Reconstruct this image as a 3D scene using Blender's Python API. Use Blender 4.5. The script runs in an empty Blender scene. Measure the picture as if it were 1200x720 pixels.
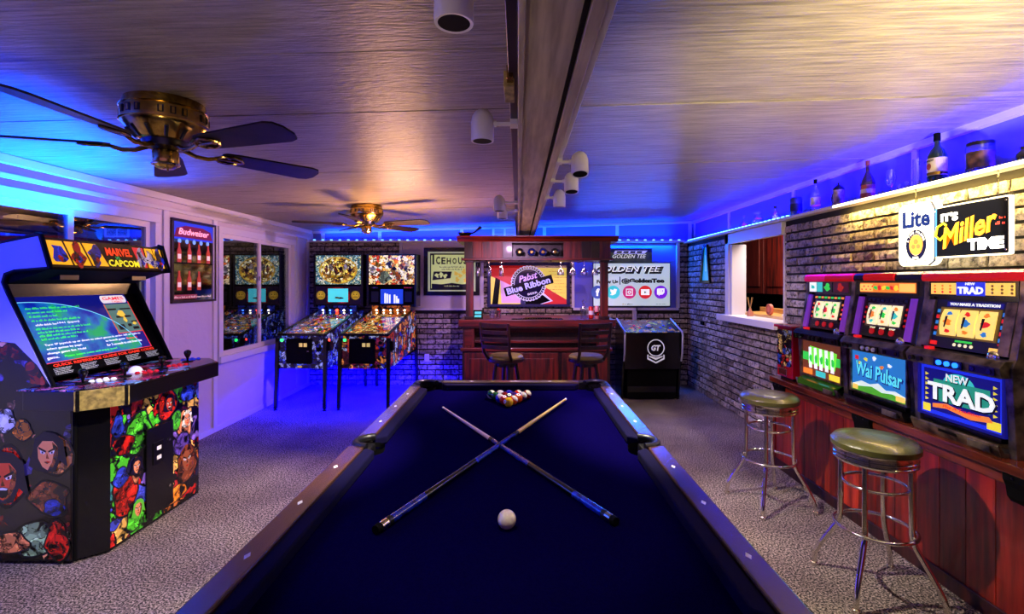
import bpy, bmesh, math, random
from mathutils import Vector, Matrix
random.seed(7)
S = bpy.context.scene
COL = S.collection
PI = math.pi

def c(r, g, b):                       # 0-255 sRGB -> linear
    return tuple(((v / 255) / 12.92 if v <= 10.3 else ((v / 255 + .055) / 1.055) ** 2.4) for v in (r, g, b))

# ------------------------------------------------------------------ camera, world, light, exposure
cd = bpy.data.cameras.new('camera'); cam = bpy.data.objects.new('camera', cd); COL.objects.link(cam)
cam.location = (0, 0, 1.53); cam.rotation_euler = (PI / 2, 0, 0)
cd.sensor_width = 36; cd.lens = 565 / 1200 * 36; cd.shift_x = -7 / 1200; cd.shift_y = -29 / 1200
cd.clip_start = .05
S.camera = cam
S.view_settings.view_transform = 'Standard'; S.view_settings.look = 'None'
S.view_settings.exposure = 0.0; S.view_settings.gamma = 1
S.view_settings.use_curve_mapping = False
w = bpy.data.worlds.new('room_air'); S.world = w; w.use_nodes = True
w.node_tree.nodes['Background'].inputs[0].default_value = (.30, .20, .55, 1)
w.node_tree.nodes['Background'].inputs[1].default_value = .05

def area(name, loc, direction, sx, sy, energy, col, spread=180):
    l = bpy.data.lights.new(name, 'AREA'); l.shape = 'RECTANGLE'; l.size = sx; l.size_y = sy
    l.energy = energy; l.color = col; l.spread = math.radians(spread)
    o = bpy.data.objects.new(name, l); COL.objects.link(o); o.location = loc
    d = Vector(direction).normalized()
    # local -Z -> d, local X kept along the long side (world Y or X)
    z = -d; x = Vector((0, 1, 0)) if abs(d.y) < .9 and name.endswith('_y') else Vector((1, 0, 0))
    x = (x - z * x.dot(z)).normalized(); y = z.cross(x)
    o.rotation_euler = Matrix((x, y, z)).transposed().to_euler()
    return o
def spot(name, loc, target, energy, col, deg=60, blend=.6, r=.03):
    l = bpy.data.lights.new(name, 'SPOT'); l.energy = energy; l.color = col
    l.spot_size = math.radians(deg); l.spot_blend = blend; l.shadow_soft_size = r
    o = bpy.data.objects.new(name, l); COL.objects.link(o); o.location = loc
    o.rotation_euler = (Vector(target) - Vector(loc)).to_track_quat('-Z', 'Y').to_euler()
    return o
BLUE = (.006, .0, 1.0); AZURE = (.0, .10, 1.0); VIOLET = (.55, .28, 1.0); WARM = (1.0, .72, .40); WHITE = (1.0, .88, .72)
# LED strips lying on the right and back ledges, throwing light up at the ceiling
area('led_light_right_y', (2.57, 4.2, 2.16), (.12, 0, 1), 5.8, .04, 150, BLUE, 115)
area('led_light_back_x', (-.3, 7.23, 2.17), (0, -.1, 1), 5.2, .04, 110, (.0, .04, 1), 125)
area('blue_fill_left_y', (-2.92, 3.05, 1.76), (.12, -.1, 1), .8, .08, 130, (.0, .06, 1), 120)  # hidden lamp added atop the arcade for blue light on the ceiling
area('blue_fill_near_left_y', (-2.75, 1.15, 1.5), (.05, .2, 1), .8, .1, 150, (.0, .02, 1), 95)  # unseen lamp added left of view, blue light for the ceiling
area('blue_fill_near_floor_y', (-2.8, 1.6, 1.3), (-.8, .8, -.1), .6, .2, 14, (.0, .02, 1))  # unseen lamp added left of view, blue light for the wall
area('led_light_niche_x', (1.6, 7.18, 2.10), (0, -.5, -1), 1.4, .03, 40, AZURE)
# underglow of the pinball corner
area('underglow_x', (-2.2, 6.35, .44), (0, .05, -1), 1.5, .9, 420, (.001, .0, 1))
# warm strip under the front edge of the right ledge, over the beer signs
area('warm_strip_y', (2.44, 2.7, 2.09), (.35, 0, -1), 1.9, .03, 26, (1.0, .68, .16))
# unseen fill lamps added around the camera to brighten walls and ceiling
area('rear_fill_blue_x', (-.2, -1.3, 1.9), (0, 1, -.1), 4.5, .8, 7, (.45, .2, 1.0))
spot('ceiling_fill', (1.6, .75, 1.15), (1.7, 1.7, 2.45), 520, (1.0, .82, .46), 96, 1.0, .10)
spot('ceiling_fill', (-.8, .35, 1.1), (-.9, 1.5, 2.4), 28, (1.0, .80, .62), 100, 1.0, .10)
# track spots
spot('track_light', (-.146, 1.10, 2.08), (-.1, 1.6, .8), 40, WHITE, 60)
spot('track_light', (-.14, 1.88, 2.05), (-2.0, 2.35, .15), 330, WHITE, 66)
spot('track_light', (-.14, 3.77, 2.06), (-1.5, 3.1, 0), 200, (1, .62, .8), 62)
spot('track_light', (-.14, 4.20, 2.06), (-3.1, 5.0, 1.5), 150, (1, .5, .95), 60)
spot('track_light', (-.135, 4.20, 2.06), (.2, 7.1, .6), 150, (.95, .55, 1), 70)  # second spot at this head, added to brighten the bar
spot('track_light', (.305, 3.55, 2.06), (-.05, 3.1, .8), 90, WHITE, 50)  # extra spot at this head, added to brighten the racked balls
area('canopy_lamp_x', (.24, 6.1, 1.785), (0, .3, -1), 1.2, .03, 9, (1.0, .5, .5))
spot('track_light', (.31, 2.45, 2.06), (1.25, 2.5, 0), 300, WHITE, 70)
spot('track_light', (.33, 3.0, 2.06), (1.35, 3.7, 0), 150, (.9, .55, 1), 72)
spot('track_light', (.30, 3.5, 2.06), (2.5, 5.2, .8), 190, (.85, .62, 1), 50)
# unseen lamp added for the warm glow on the ceiling round the far fan
area('fan_fill_x', (-1.2, 5.0, 1.5), (0, -.15, 1), .5, .4, 45, (1.0, .5, .22))

# ------------------------------------------------------------------ helpers
MW = {}
def root_of(o):
    while o is not None and o.parent is not None: o = o.parent
    return o
def thing(name, label, cat, loc=(0, 0, 0), rz=0, group=None, kind=None):
    o = bpy.data.objects.new(name, None); COL.objects.link(o)
    o.empty_display_size = .1
    o.location = loc; o.rotation_euler = (0, 0, rz)
    MW[o.name] = Matrix.Translation(loc) @ Matrix.Rotation(rz, 4, 'Z')
    if label: o['label'] = label
    if cat: o['category'] = cat
    if group: o['group'] = group
    if kind: o['kind'] = kind
    return o
def tag(o, label=None, cat=None, group=None, kind=None):
    if label: o['label'] = label
    if cat: o['category'] = cat
    if group: o['group'] = group
    if kind: o['kind'] = kind
    return o
def struct(name): return thing(name, None, None, kind='structure')
def copy_tree(o, parent=None):
    n = o.copy(); COL.objects.link(n)
    if parent: n.parent = parent
    for ch in o.children: copy_tree(ch, n)
    return n
def again(o, loc, rz=None, label=None, group=None):
    n = copy_tree(o); n.location = loc
    if rz is not None: n.rotation_euler = (0, 0, rz)
    if label: n['label'] = label
    if group: n['group'] = group
    return n
def frame(o, u, v):
    u = Vector(u).normalized(); v = Vector(v).normalized(); n = u.cross(v)
    m = Matrix((u, v, n)).transposed().to_4x4(); m.translation = Vector(o); return m
def FB(x, y, z): return frame((x, y, z), (1, 0, 0), (0, 0, 1))     # on something facing the camera
def FR(x, y, z): return frame((x, y, z), (0, -1, 0), (0, 0, 1))    # on the right wall, facing left
def FL(x, y, z): return frame((x, y, z), (0, 1, 0), (0, 0, 1))     # on the left wall, facing right

_tc = {}
def text_mesh(s, shear, bold):
    k = (s, shear, bold)
    if k in _tc: return _tc[k]
    cu = bpy.data.curves.new('t', 'FONT'); cu.body = s; cu.size = 1; cu.resolution_u = 2
    cu.shear = shear; cu.offset = bold; cu.fill_mode = 'FRONT'
    o = bpy.data.objects.new('t', cu); COL.objects.link(o)
    dg = bpy.context.evaluated_depsgraph_get(); me = o.evaluated_get(dg).to_mesh()
    vs = [v.co.copy() for v in me.vertices]; fs = [tuple(p.vertices) for p in me.polygons]
    o.evaluated_get(dg).to_mesh_clear()
    bpy.data.objects.remove(o); bpy.data.curves.remove(cu)
    x0 = min(v.x for v in vs); x1 = max(v.x for v in vs); y0 = min(v.y for v in vs); y1 = max(v.y for v in vs)
    _tc[k] = (vs, fs, (x0, x1, y0, y1)); return _tc[k]

class MB:
    def __init__(s, parent=None, F=None, local=False):
        s.p = parent; s.v = []; s.f = []; s.m = []; s.mi = 0
        r = root_of(parent)
        B = Matrix() if (local or r is None or r.name not in MW) else MW[r.name].inverted()
        s.T = B @ (F if F is not None else Matrix())
    def add(s, vs, fs, X=None):
        T = s.T @ X if X is not None else s.T
        b = len(s.v); s.v += [T @ Vector(v) for v in vs]
        s.f += [tuple(b + i for i in f) for f in fs]; s.m += [s.mi] * len(fs); return s
    def box(s, x0, x1, y0, y1, z0, z1, X=None):
        vs = [(x, y, z) for z in (z0, z1) for y in (y0, y1) for x in (x0, x1)]
        return s.add(vs, [(0, 2, 3, 1), (4, 5, 7, 6), (0, 1, 5, 4), (2, 6, 7, 3), (0, 4, 6, 2), (1, 3, 7, 5)], X)
    def hexa(s, lo, hi, X=None):       # two quads, same winding (ccw seen from hi)
        return s.add(list(lo) + list(hi), [(3, 2, 1, 0), (4, 5, 6, 7), (0, 1, 5, 4), (1, 2, 6, 5), (2, 3, 7, 6), (3, 0, 4, 7)], X)
    def prism(s, poly, axis, a, b, X=None):
        n = len(poly)
        def mk(p, t):
            return {'x': (t, p[0], p[1]), 'y': (p[0], t, p[1]), 'z': (p[0], p[1], t)}[axis]
        vs = [mk(p, a) for p in poly] + [mk(p, b) for p in poly]
        fs = [tuple(range(n))[::-1], tuple(range(n, 2 * n))] + [(i, (i + 1) % n, n + (i + 1) % n, n + i) for i in range(n)]
        return s.add(vs, fs, X)
    def plate(s, poly, n0, n1, X=None): return s.prism(poly, 'z', n0, n1, X)
    def disc(s, u, v, r, n0, n1, k=24, ry=None):
        ry = ry or r
        return s.plate([(u + r * math.cos(2 * PI * i / k), v + ry * math.sin(2 * PI * i / k)) for i in range(k)], n0, n1)
    def ring(s, u, v, r0, r1, n0, n1, k=28):
        vs = []; fs = []
        for i in range(k):
            a = 2 * PI * i / k; ca, sa = math.cos(a), math.sin(a)
            vs += [(u + r0 * ca, v + r0 * sa, n0), (u + r1 * ca, v + r1 * sa, n0), (u + r1 * ca, v + r1 * sa, n1), (u + r0 * ca, v + r0 * sa, n1)]
        for i in range(k):
            j = (i + 1) % k
            for q in range(4): fs.append((4 * i + q, 4 * j + q, 4 * j + (q + 1) % 4, 4 * i + (q + 1) % 4))
        return s.add(vs, fs)
    def tube(s, pts, r, k=8, closed=False, X=None):
        pts = [Vector(p) for p in pts]; n = len(pts); rs = r if isinstance(r, (list, tuple)) else [r] * n
        vs = []; fs = []; up = None
        for i, p in enumerate(pts):
            if closed: t = pts[(i + 1) % n] - pts[i - 1]
            else: t = pts[min(i + 1, n - 1)] - pts[max(i - 1, 0)]
            t.normalize()
            if up is None:
                up = Vector((0, 0, 1)) if abs(t.z) < .9 else Vector((1, 0, 0))
            a = t.cross(up).normalized(); up = a.cross(t).normalized()
            for j in range(k):
                an = 2 * PI * j / k; vs.append(p + (a * math.cos(an) + up * math.sin(an)) * rs[i])
        for i in range(n if closed else n - 1):
            for j in range(k):
                i2 = (i + 1) % n; j2 = (j + 1) % k
                fs.append((i * k + j, i * k + j2, i2 * k + j2, i2 * k + j))
        if not closed: fs += [tuple(range(k))[::-1], tuple(range((n - 1) * k, n * k))]
        return s.add(vs, fs, X)
    def lathe(s, prof, o=(0, 0, 0), k=24, X=None, open_top=False):   # profile (r, z) bottom->top
        vs = []; fs = []
        for r, z in prof:
            for j in range(k):
                a = 2 * PI * j / k; vs.append((o[0] + r * math.cos(a), o[1] + r * math.sin(a), o[2] + z))
        for i in range(len(prof) - 1):
            for j in range(k):
                j2 = (j + 1) % k; fs.append((i * k + j, i * k + j2, (i + 1) * k + j2, (i + 1) * k + j))
        if prof[0][0] > 1e-5: fs.append(tuple(range(k))[::-1])
        if prof[-1][0] > 1e-5 and not open_top: fs.append(tuple(range((len(prof) - 1) * k, len(prof) * k)))
        return s.add(vs, fs, X)
    def ball(s, o, r, k=20, m=12, sz=1):
        pr = [(max(1e-6, r * math.sin(PI * i / m)), -r * sz * math.cos(PI * i / m)) for i in range(m + 1)]
        return s.lathe(pr, o, k)
    def text(s, t, u, v, h, wd=None, n=0, d=.0012, shear=0, bold=0, rot=0):
        vs, fs, (x0, x1, y0, y1) = text_mesh(t, shear, bold)
        sy = h / (y1 - y0); sx = wd / (x1 - x0) if wd else sy
        cx, cy = (x0 + x1) / 2, (y0 + y1) / 2
        X = Matrix.Translation((u, v, n)) @ Matrix.Rotation(rot, 4, 'Z')
        nv = len(vs)
        top = [((p.x - cx) * sx, (p.y - cy) * sy, d) for p in vs]
        s.add(top, fs, X)
        # side walls along the boundary edges
        cnt = {}
        for f in fs:
            for a, b in zip(f, f[1:] + f[:1]):
                if (b, a) in cnt: del cnt[(b, a)]
                else: cnt[(a, b)] = 1
        bot = [(p[0], p[1], 0) for p in top]
        s.add(top + bot, [(b, a, a + nv, b + nv) for a, b in cnt], X)
        return s
    def build(s, name, mat, parent='same', smooth=False, bevel=0, label=None):
        me = bpy.data.meshes.new(name); me.from_pydata([tuple(v) for v in s.v], [], s.f); me.update()
        for m in (mat if isinstance(mat, (list, tuple)) else [mat]): me.materials.append(m)
        if len(me.materials) > 1: me.polygons.foreach_set('material_index', s.m)
        o = bpy.data.objects.new(name, me); COL.objects.link(o)
        p = s.p if parent == 'same' else parent
        if p is not None: o.parent = p
        if smooth:
            me.polygons.foreach_set('use_smooth', [True] * len(me.polygons))
            me.set_sharp_from_angle(angle=math.radians(40))
        if bevel:
            b = o.modifiers.new('bevel', 'BEVEL'); b.width = bevel; b.segments = 2; b.limit_method = 'ANGLE'; b.angle_limit = math.radians(50)
        if label: o['label'] = label
        return o

# ------------------------------------------------------------------ materials
def _base(name):
    m = bpy.data.materials.new(name); m.use_nodes = True; nt = m.node_tree
    return m, nt, nt.nodes['Principled BSDF']
def _coord(nt, stretch=None, kind='Object'):
    tc = nt.nodes.new('ShaderNodeTexCoord'); out = tc.outputs[kind]
    if stretch:
        mp = nt.nodes.new('ShaderNodeMapping'); mp.inputs['Scale'].default_value = stretch
        nt.links.new(out, mp.inputs[0]); out = mp.outputs[0]
    return out
def mat(name, col, rough=.5, metal=0, es=0, ec=None, col2=None, ns=8, nd=4, stretch=None, bump=0, bs=None, coat=0, sheen=0, kind='Object', contrast=None, spec=None):
    m, nt, p = _base(name)
    p.inputs['Base Color'].default_value = (*col, 1); p.inputs['Roughness'].default_value = rough
    p.inputs['Metallic'].default_value = metal; p.inputs['Coat Weight'].default_value = coat
    p.inputs['Coat Roughness'].default_value = .08
    if spec is not None: p.inputs['Specular IOR Level'].default_value = spec
    if sheen: p.inputs['Sheen Weight'].default_value = sheen
    if es:
        p.inputs['Emission Color'].default_value = (*(ec or col), 1); p.inputs['Emission Strength'].default_value = es
    if col2 or bump:
        co = _coord(nt, stretch, kind)
        n = nt.nodes.new('ShaderNodeTexNoise'); n.inputs['Scale'].default_value = ns; n.inputs['Detail'].default_value = nd
        nt.links.new(co, n.inputs['Vector'])
        if col2:
            r = nt.nodes.new('ShaderNodeValToRGB'); a, b = contrast or (.35, .65)
            r.color_ramp.elements[0].position = a; r.color_ramp.elements[1].position = b
            r.color_ramp.elements[0].color = (*col, 1); r.color_ramp.elements[1].color = (*col2, 1)
            nt.links.new(n.outputs['Fac'], r.inputs[0]); nt.links.new(r.outputs[0], p.inputs['Base Color'])
            if es and ec is None: nt.links.new(r.outputs[0], p.inputs['Emission Color'])
        if bump:
            n2 = n
            if bs:
                n2 = nt.nodes.new('ShaderNodeTexNoise'); n2.inputs['Scale'].default_value = bs; n2.inputs['Detail'].default_value = 5
                nt.links.new(co, n2.inputs['Vector'])
            b = nt.nodes.new('ShaderNodeBump'); b.inputs['Strength'].default_value = bump; b.inputs['Distance'].default_value = .01
            nt.links.new(n2.outputs['Fac'], b.inputs['Height']); nt.links.new(b.outputs[0], p.inputs['Normal'])
    return m
def art(name, cols, scale, es=0, line=.03, dist=.25, stretch=None, rough=.25, linec=(0.002, .002, .003), coat=.3):
    """printed cartoon-like patches of flat colour with dark outlines"""
    m, nt, p = _base(name); L = nt.links
    co = _coord(nt, stretch)
    n = nt.nodes.new('ShaderNodeTexNoise'); n.inputs['Scale'].default_value = scale * .9; n.inputs['Detail'].default_value = 3
    L.new(co, n.inputs['Vector'])
    mx = nt.nodes.new('ShaderNodeVectorMath'); mx.operation = 'MULTIPLY_ADD'
    mx.inputs[1].default_value = (dist,) * 3; L.new(n.outputs['Color'], mx.inputs[0]); L.new(co, mx.inputs[2])
    v = nt.nodes.new('ShaderNodeTexVoronoi'); v.inputs['Scale'].default_value = scale; L.new(mx.outputs[0], v.inputs['Vector'])
    v2 = nt.nodes.new('ShaderNodeTexVoronoi'); v2.feature = 'DISTANCE_TO_EDGE'; v2.inputs['Scale'].default_value = scale; L.new(mx.outputs[0], v2.inputs['Vector'])
    sp = nt.nodes.new('ShaderNodeSeparateColor'); L.new(v.outputs['Color'], sp.inputs[0])
    r = nt.nodes.new('ShaderNodeValToRGB'); cr = r.color_ramp; cr.interpolation = 'CONSTANT'
    k = len(cols)
    while len(cr.elements) < k: cr.elements.new(.5)
    for i, cc in enumerate(cols): cr.elements[i].position = i / k
    for i, cc in enumerate(cols): cr.elements[i].color = (*cc, 1)
    L.new(sp.outputs[0], r.inputs[0])
    w_ = nt.nodes.new('ShaderNodeTexNoise'); w_.inputs['Scale'].default_value = scale * 1.7; w_.inputs['Detail'].default_value = 3; w_.inputs['Distortion'].default_value = .8; L.new(co, w_.inputs['Vector'])
    g = nt.nodes.new('ShaderNodeValToRGB'); g.color_ramp.interpolation = 'CONSTANT'; ge = g.color_ramp.elements
    ge.new(.45); ge.new(.62)
    for e_, (ps, vv) in zip(ge, ((0, .0), (.41, .28), (.47, .9), (.61, 1.7))): e_.position = ps; e_.color = (vv, vv, vv, 1)
    L.new(w_.outputs['Fac'], g.inputs[0])
    g2 = nt.nodes.new('ShaderNodeMath'); g2.operation = 'GREATER_THAN'; g2.inputs[1].default_value = line; L.new(v2.outputs['Distance'], g2.inputs[0])
    mm = nt.nodes.new('ShaderNodeMix'); mm.data_type = 'RGBA'; mm.blend_type = 'MULTIPLY'; mm.inputs[0].default_value = 1
    L.new(r.outputs[0], mm.inputs[6]); L.new(g.outputs[0], mm.inputs[7])
    mc = nt.nodes.new('ShaderNodeMix'); mc.data_type = 'RGBA'; mc.inputs[6].default_value = (*linec, 1)
    L.new(g2.outputs[0], mc.inputs[0]); L.new(mm.outputs[2], mc.inputs[7])
    L.new(mc.outputs[2], p.inputs['Base Color']); p.inputs['Roughness'].default_value = rough; p.inputs['Coat Weight'].default_value = coat
    if es: L.new(mc.outputs[2], p.inputs['Emission Color']); p.inputs['Emission Strength'].default_value = es
    return m
def glass(name, tint=(.8, .85, .9), refl=.12, rough=.02):
    m, nt, p = _base(name); nt.nodes.remove(p); out = nt.nodes['Material Output']
    t = nt.nodes.new('ShaderNodeBsdfTransparent'); t.inputs[0].default_value = (*tint, 1)
    g = nt.nodes.new('ShaderNodeBsdfGlossy'); g.inputs['Roughness'].default_value = rough
    fr = nt.nodes.new('ShaderNodeFresnel'); fr.inputs[0].default_value = 1.5
    ad = nt.nodes.new('ShaderNodeMath'); ad.inputs[1].default_value = refl; ad.use_clamp = True; nt.links.new(fr.outputs[0], ad.inputs[0])
    mx = nt.nodes.new('ShaderNodeMixShader'); nt.links.new(ad.outputs[0], mx.inputs[0])
    ge = nt.nodes.new('ShaderNodeNewGeometry'); io = nt.nodes.new('ShaderNodeMath'); io.operation = 'MULTIPLY_ADD'; io.inputs[1].default_value = -.8333; io.inputs[2].default_value = 1.5
    nt.links.new(ge.outputs['Backfacing'], io.inputs[0]); nt.links.new(io.outputs[0], fr.inputs[0])
    nt.links.new(t.outputs[0], mx.inputs[1]); nt.links.new(g.outputs[0], mx.inputs[2]); nt.links.new(mx.outputs[0], out.inputs[0])
    return m
def wood(name, c1, c2, rough=.3, coat=.3, grain='z', sc=1.0):
    st = {'z': (9, 9, .8), 'x': (.8, 9, 9), 'y': (9, .8, 9)}[grain]
    return mat(name, c1, rough=rough, col2=c2, ns=3 * sc, nd=6, stretch=st, bump=.15, coat=coat)
def brickmat():
    m, nt, p = _base('whitewashed_brick'); L = nt.links
    geo = nt.nodes.new('ShaderNodeNewGeometry'); oi = nt.nodes.new('ShaderNodeObjectInfo')
    a = nt.nodes.new('ShaderNodeMath'); L.new(geo.outputs['Random Per Island'], a.inputs[0]); L.new(oi.outputs['Random'], a.inputs[1])
    f = nt.nodes.new('ShaderNodeMath'); f.operation = 'FRACT'; L.new(a.outputs[0], f.inputs[0])
    r = nt.nodes.new('ShaderNodeValToRGB'); r.color_ramp.elements[0].color = (*c(128, 112, 96), 1); r.color_ramp.elements[1].color = (*c(205, 192, 172), 1)
    L.new(f.outputs[0], r.inputs[0])
    n = nt.nodes.new('ShaderNodeTexNoise'); n.inputs['Scale'].default_value = 26; n.inputs['Detail'].default_value = 6; n.inputs['Roughness'].default_value = .7
    L.new(geo.outputs['Position'], n.inputs['Vector'])
    r2 = nt.nodes.new('ShaderNodeValToRGB'); r2.color_ramp.elements[0].position = .36; r2.color_ramp.elements[1].position = .56
    r2.color_ramp.elements[0].color = (.05, .042, .035, 1); L.new(n.outputs['Fac'], r2.inputs[0])
    mc = nt.nodes.new('ShaderNodeMix'); mc.data_type = 'RGBA'; mc.blend_type = 'MULTIPLY'; mc.inputs[0].default_value = 1
    L.new(r.outputs[0], mc.inputs[6]); L.new(r2.outputs[0], mc.inputs[7]); L.new(mc.outputs[2], p.inputs['Base Color'])
    b = nt.nodes.new('ShaderNodeBump'); b.inputs['Strength'].default_value = .9; b.inputs['Distance'].default_value = .012
    L.new(n.outputs['Fac'], b.inputs['Height']); L.new(b.outputs[0], p.inputs['Normal']); p.inputs['Roughness'].default_value = .6
    return m
M = {}
M['brick'] = brickmat()
M['mortar'] = mat('mortar', c(22, 18, 16), .9)
M['plaster'] = mat('knockdown_plaster', c(205, 196, 205), .55, bump=.5, ns=16, nd=3)
M['blue_glow_wall'] = mat('led_tinted_wall', c(110, 112, 190), .4)  # blue of the LED glow is mixed into the wall colour
M['paint'] = mat('white_paint', c(215, 212, 215), .35)
M['ledge'] = mat('ledge_paint', c(225, 222, 215), .35)
def ceilmat():
    m, nt, p = _base('ceiling_panel'); L = nt.links
    co = _coord(nt, (1.2, 22, 1))
    n = nt.nodes.new('ShaderNodeTexNoise'); n.inputs['Scale'].default_value = 3; n.inputs['Detail'].default_value = 5; n.inputs['Distortion'].default_value = .6; L.new(co, n.inputs['Vector'])
    co2 = _coord(nt, (14, 60, 1)); n2 = nt.nodes.new('ShaderNodeTexNoise'); n2.inputs['Scale'].default_value = 1.6; n2.inputs['Detail'].default_value = 3; L.new(co2, n2.inputs['Vector'])
    r = nt.nodes.new('ShaderNodeValToRGB'); r.color_ramp.elements[0].color = (*c(104, 96, 84), 1); r.color_ramp.elements[1].color = (*c(162, 150, 134), 1)
    r.color_ramp.elements[0].position = .3; r.color_ramp.elements[1].position = .7
    L.new(n.outputs['Fac'], r.inputs[0]); L.new(r.outputs[0], p.inputs['Base Color']); p.inputs['Roughness'].default_value = .36
    ad = nt.nodes.new('ShaderNodeMath'); L.new(n.outputs['Fac'], ad.inputs[0]); L.new(n2.outputs['Fac'], ad.inputs[1])
    b = nt.nodes.new('ShaderNodeBump'); b.inputs['Strength'].default_value = .42; b.inputs['Distance'].default_value = .012
    L.new(ad.outputs[0], b.inputs['Height']); L.new(b.outputs[0], p.inputs['Normal']); return m
M['ceil'] = ceilmat()
def carpetmat():
    m, nt, p = _base('shag_carpet'); L = nt.links; co = _coord(nt)
    n = nt.nodes.new('ShaderNodeTexNoise'); n.inputs['Scale'].default_value = 100; n.inputs['Detail'].default_value = 6; n.inputs['Roughness'].default_value = .75; L.new(co, n.inputs['Vector'])
    n3 = nt.nodes.new('ShaderNodeTexNoise'); n3.inputs['Scale'].default_value = 2.2; n3.inputs['Detail'].default_value = 3; L.new(co, n3.inputs['Vector'])
    r = nt.nodes.new('ShaderNodeValToRGB'); r.color_ramp.elements[0].position = .47; r.color_ramp.elements[1].position = .57
    r.color_ramp.elements[0].color = (*c(14, 10, 14), 1); r.color_ramp.elements[1].color = (*c(235, 215, 195), 1); L.new(n.outputs['Fac'], r.inputs[0])
    r3 = nt.nodes.new('ShaderNodeValToRGB'); r3.color_ramp.elements[0].position = .3; r3.color_ramp.elements[1].position = .7
    r3.color_ramp.elements[0].color = (.55, .5, .55, 1); r3.color_ramp.elements[1].color = (1, 1, 1, 1); L.new(n3.outputs['Fac'], r3.inputs[0])
    mc = nt.nodes.new('ShaderNodeMix'); mc.data_type = 'RGBA'; mc.blend_type = 'MULTIPLY'; mc.inputs[0].default_value = 1
    L.new(r.outputs[0], mc.inputs[6]); L.new(r3.outputs[0], mc.inputs[7]); L.new(mc.outputs[2], p.inputs['Base Color'])
    b = nt.nodes.new('ShaderNodeBump'); b.inputs['Strength'].default_value = 1; b.inputs['Distance'].default_value = .02
    L.new(n.outputs['Fac'], b.inputs['Height']); L.new(b.outputs[0], p.inputs['Normal']); p.inputs['Roughness'].default_value = .9; return m
M['carpet'] = carpetmat()
M['black'] = mat('black_laminate', c(10, 10, 12), .22, coat=.2)
M['matte'] = mat('matte_black', c(8, 8, 9), .7, spec=.08)
M['chrome'] = mat('chrome', c(225, 220, 215), .12, 1)
M['dark_metal'] = mat('dark_metal', c(70, 68, 70), .3, 1)
M['brass'] = mat('antique_brass', c(225, 185, 90), .2, 1, col2=c(120, 92, 44), ns=10)
M['brushed_gold'] = mat('worn_brass_plate', c(190, 165, 90), .5, .1, col2=c(120, 104, 56), ns=40, nd=6)
M['cherry'] = wood('cherry_wood', c(118, 26, 12), c(44, 7, 4), .5, .0, 'z')
M['cherry_x'] = wood('cherry_wood_lengthwise', c(120, 28, 14), c(54, 10, 6), .42, .05, 'x')
M['cherry_y'] = wood('counter_edge_wood', c(125, 52, 26), c(62, 20, 10), .25, .4, 'y')
for k_, a_, b_ in (('plank_a', (150, 34, 18), (84, 14, 8)), ('plank_b', (118, 24, 14), (60, 8, 6)), ('plank_c', (170, 46, 22), (96, 20, 10))): M[k_] = wood('red_' + k_, c(*a_), c(*b_), .3, .35, 'z')
M['darkwood'] = wood('dark_stained_wood', c(52, 16, 10), c(20, 6, 4), .42, .05, 'z')
M['walnut'] = wood('walnut_blade', c(60, 34, 26), c(24, 12, 10), .32, .3, 'x', 1.5)
M['rail'] = wood('rail_wood', c(84, 50, 34), c(48, 28, 22), .2, 1, 'y')
for n_ in M['rail'].node_tree.nodes:
    if n_.type == 'BSDF_PRINCIPLED': n_.inputs['Coat IOR'].default_value = 2.6; n_.inputs['Coat Roughness'].default_value = .16
M['cloth'] = mat('navy_felt', (.0012, .0006, .022), 1, col2=(.0016, .0008, .030), ns=180, bump=.1, spec=.0)
M['cushion'] = mat('navy_cushion', (.002, .001, .022), .9, spec=.1)
M['leather'] = mat('black_leather', c(12, 11, 14), .35, bump=.2, ns=90)
M['vinyl'] = mat('vinyl_seat', c(66, 66, 26), .32, coat=.3, bump=.25, ns=70, spec=.7)
M['yellow_vinyl'] = mat('tan_vinyl', c(150, 140, 60), .35, coat=.3)
M['white_plastic'] = mat('white_plastic', c(225, 218, 214), .35)
M['white_emit'] = mat('lit_white', (1, 1, 1), .4, es=1.1)
M['glass'] = glass('clear_glass')
M['window_glass'] = glass('window_glass', (.55, .6, .75), .28, .01)
M['cover_glass'] = glass('cover_glass', (.95, .95, .97), .02, .01)
def flat(name, col, es=0, rough=.4): return mat(name, col, rough, es=es)
M['blk'] = flat('print_black', c(8, 8, 10)); M['wht'] = flat('print_white', c(240, 240, 240))
M['led'] = mat('blue_led', c(90, 170, 255), .4, es=9, ec=(.10, .38, 1))
M['warm_led'] = mat('warm_led', (1, .9, .6), .4, es=4)
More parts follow.
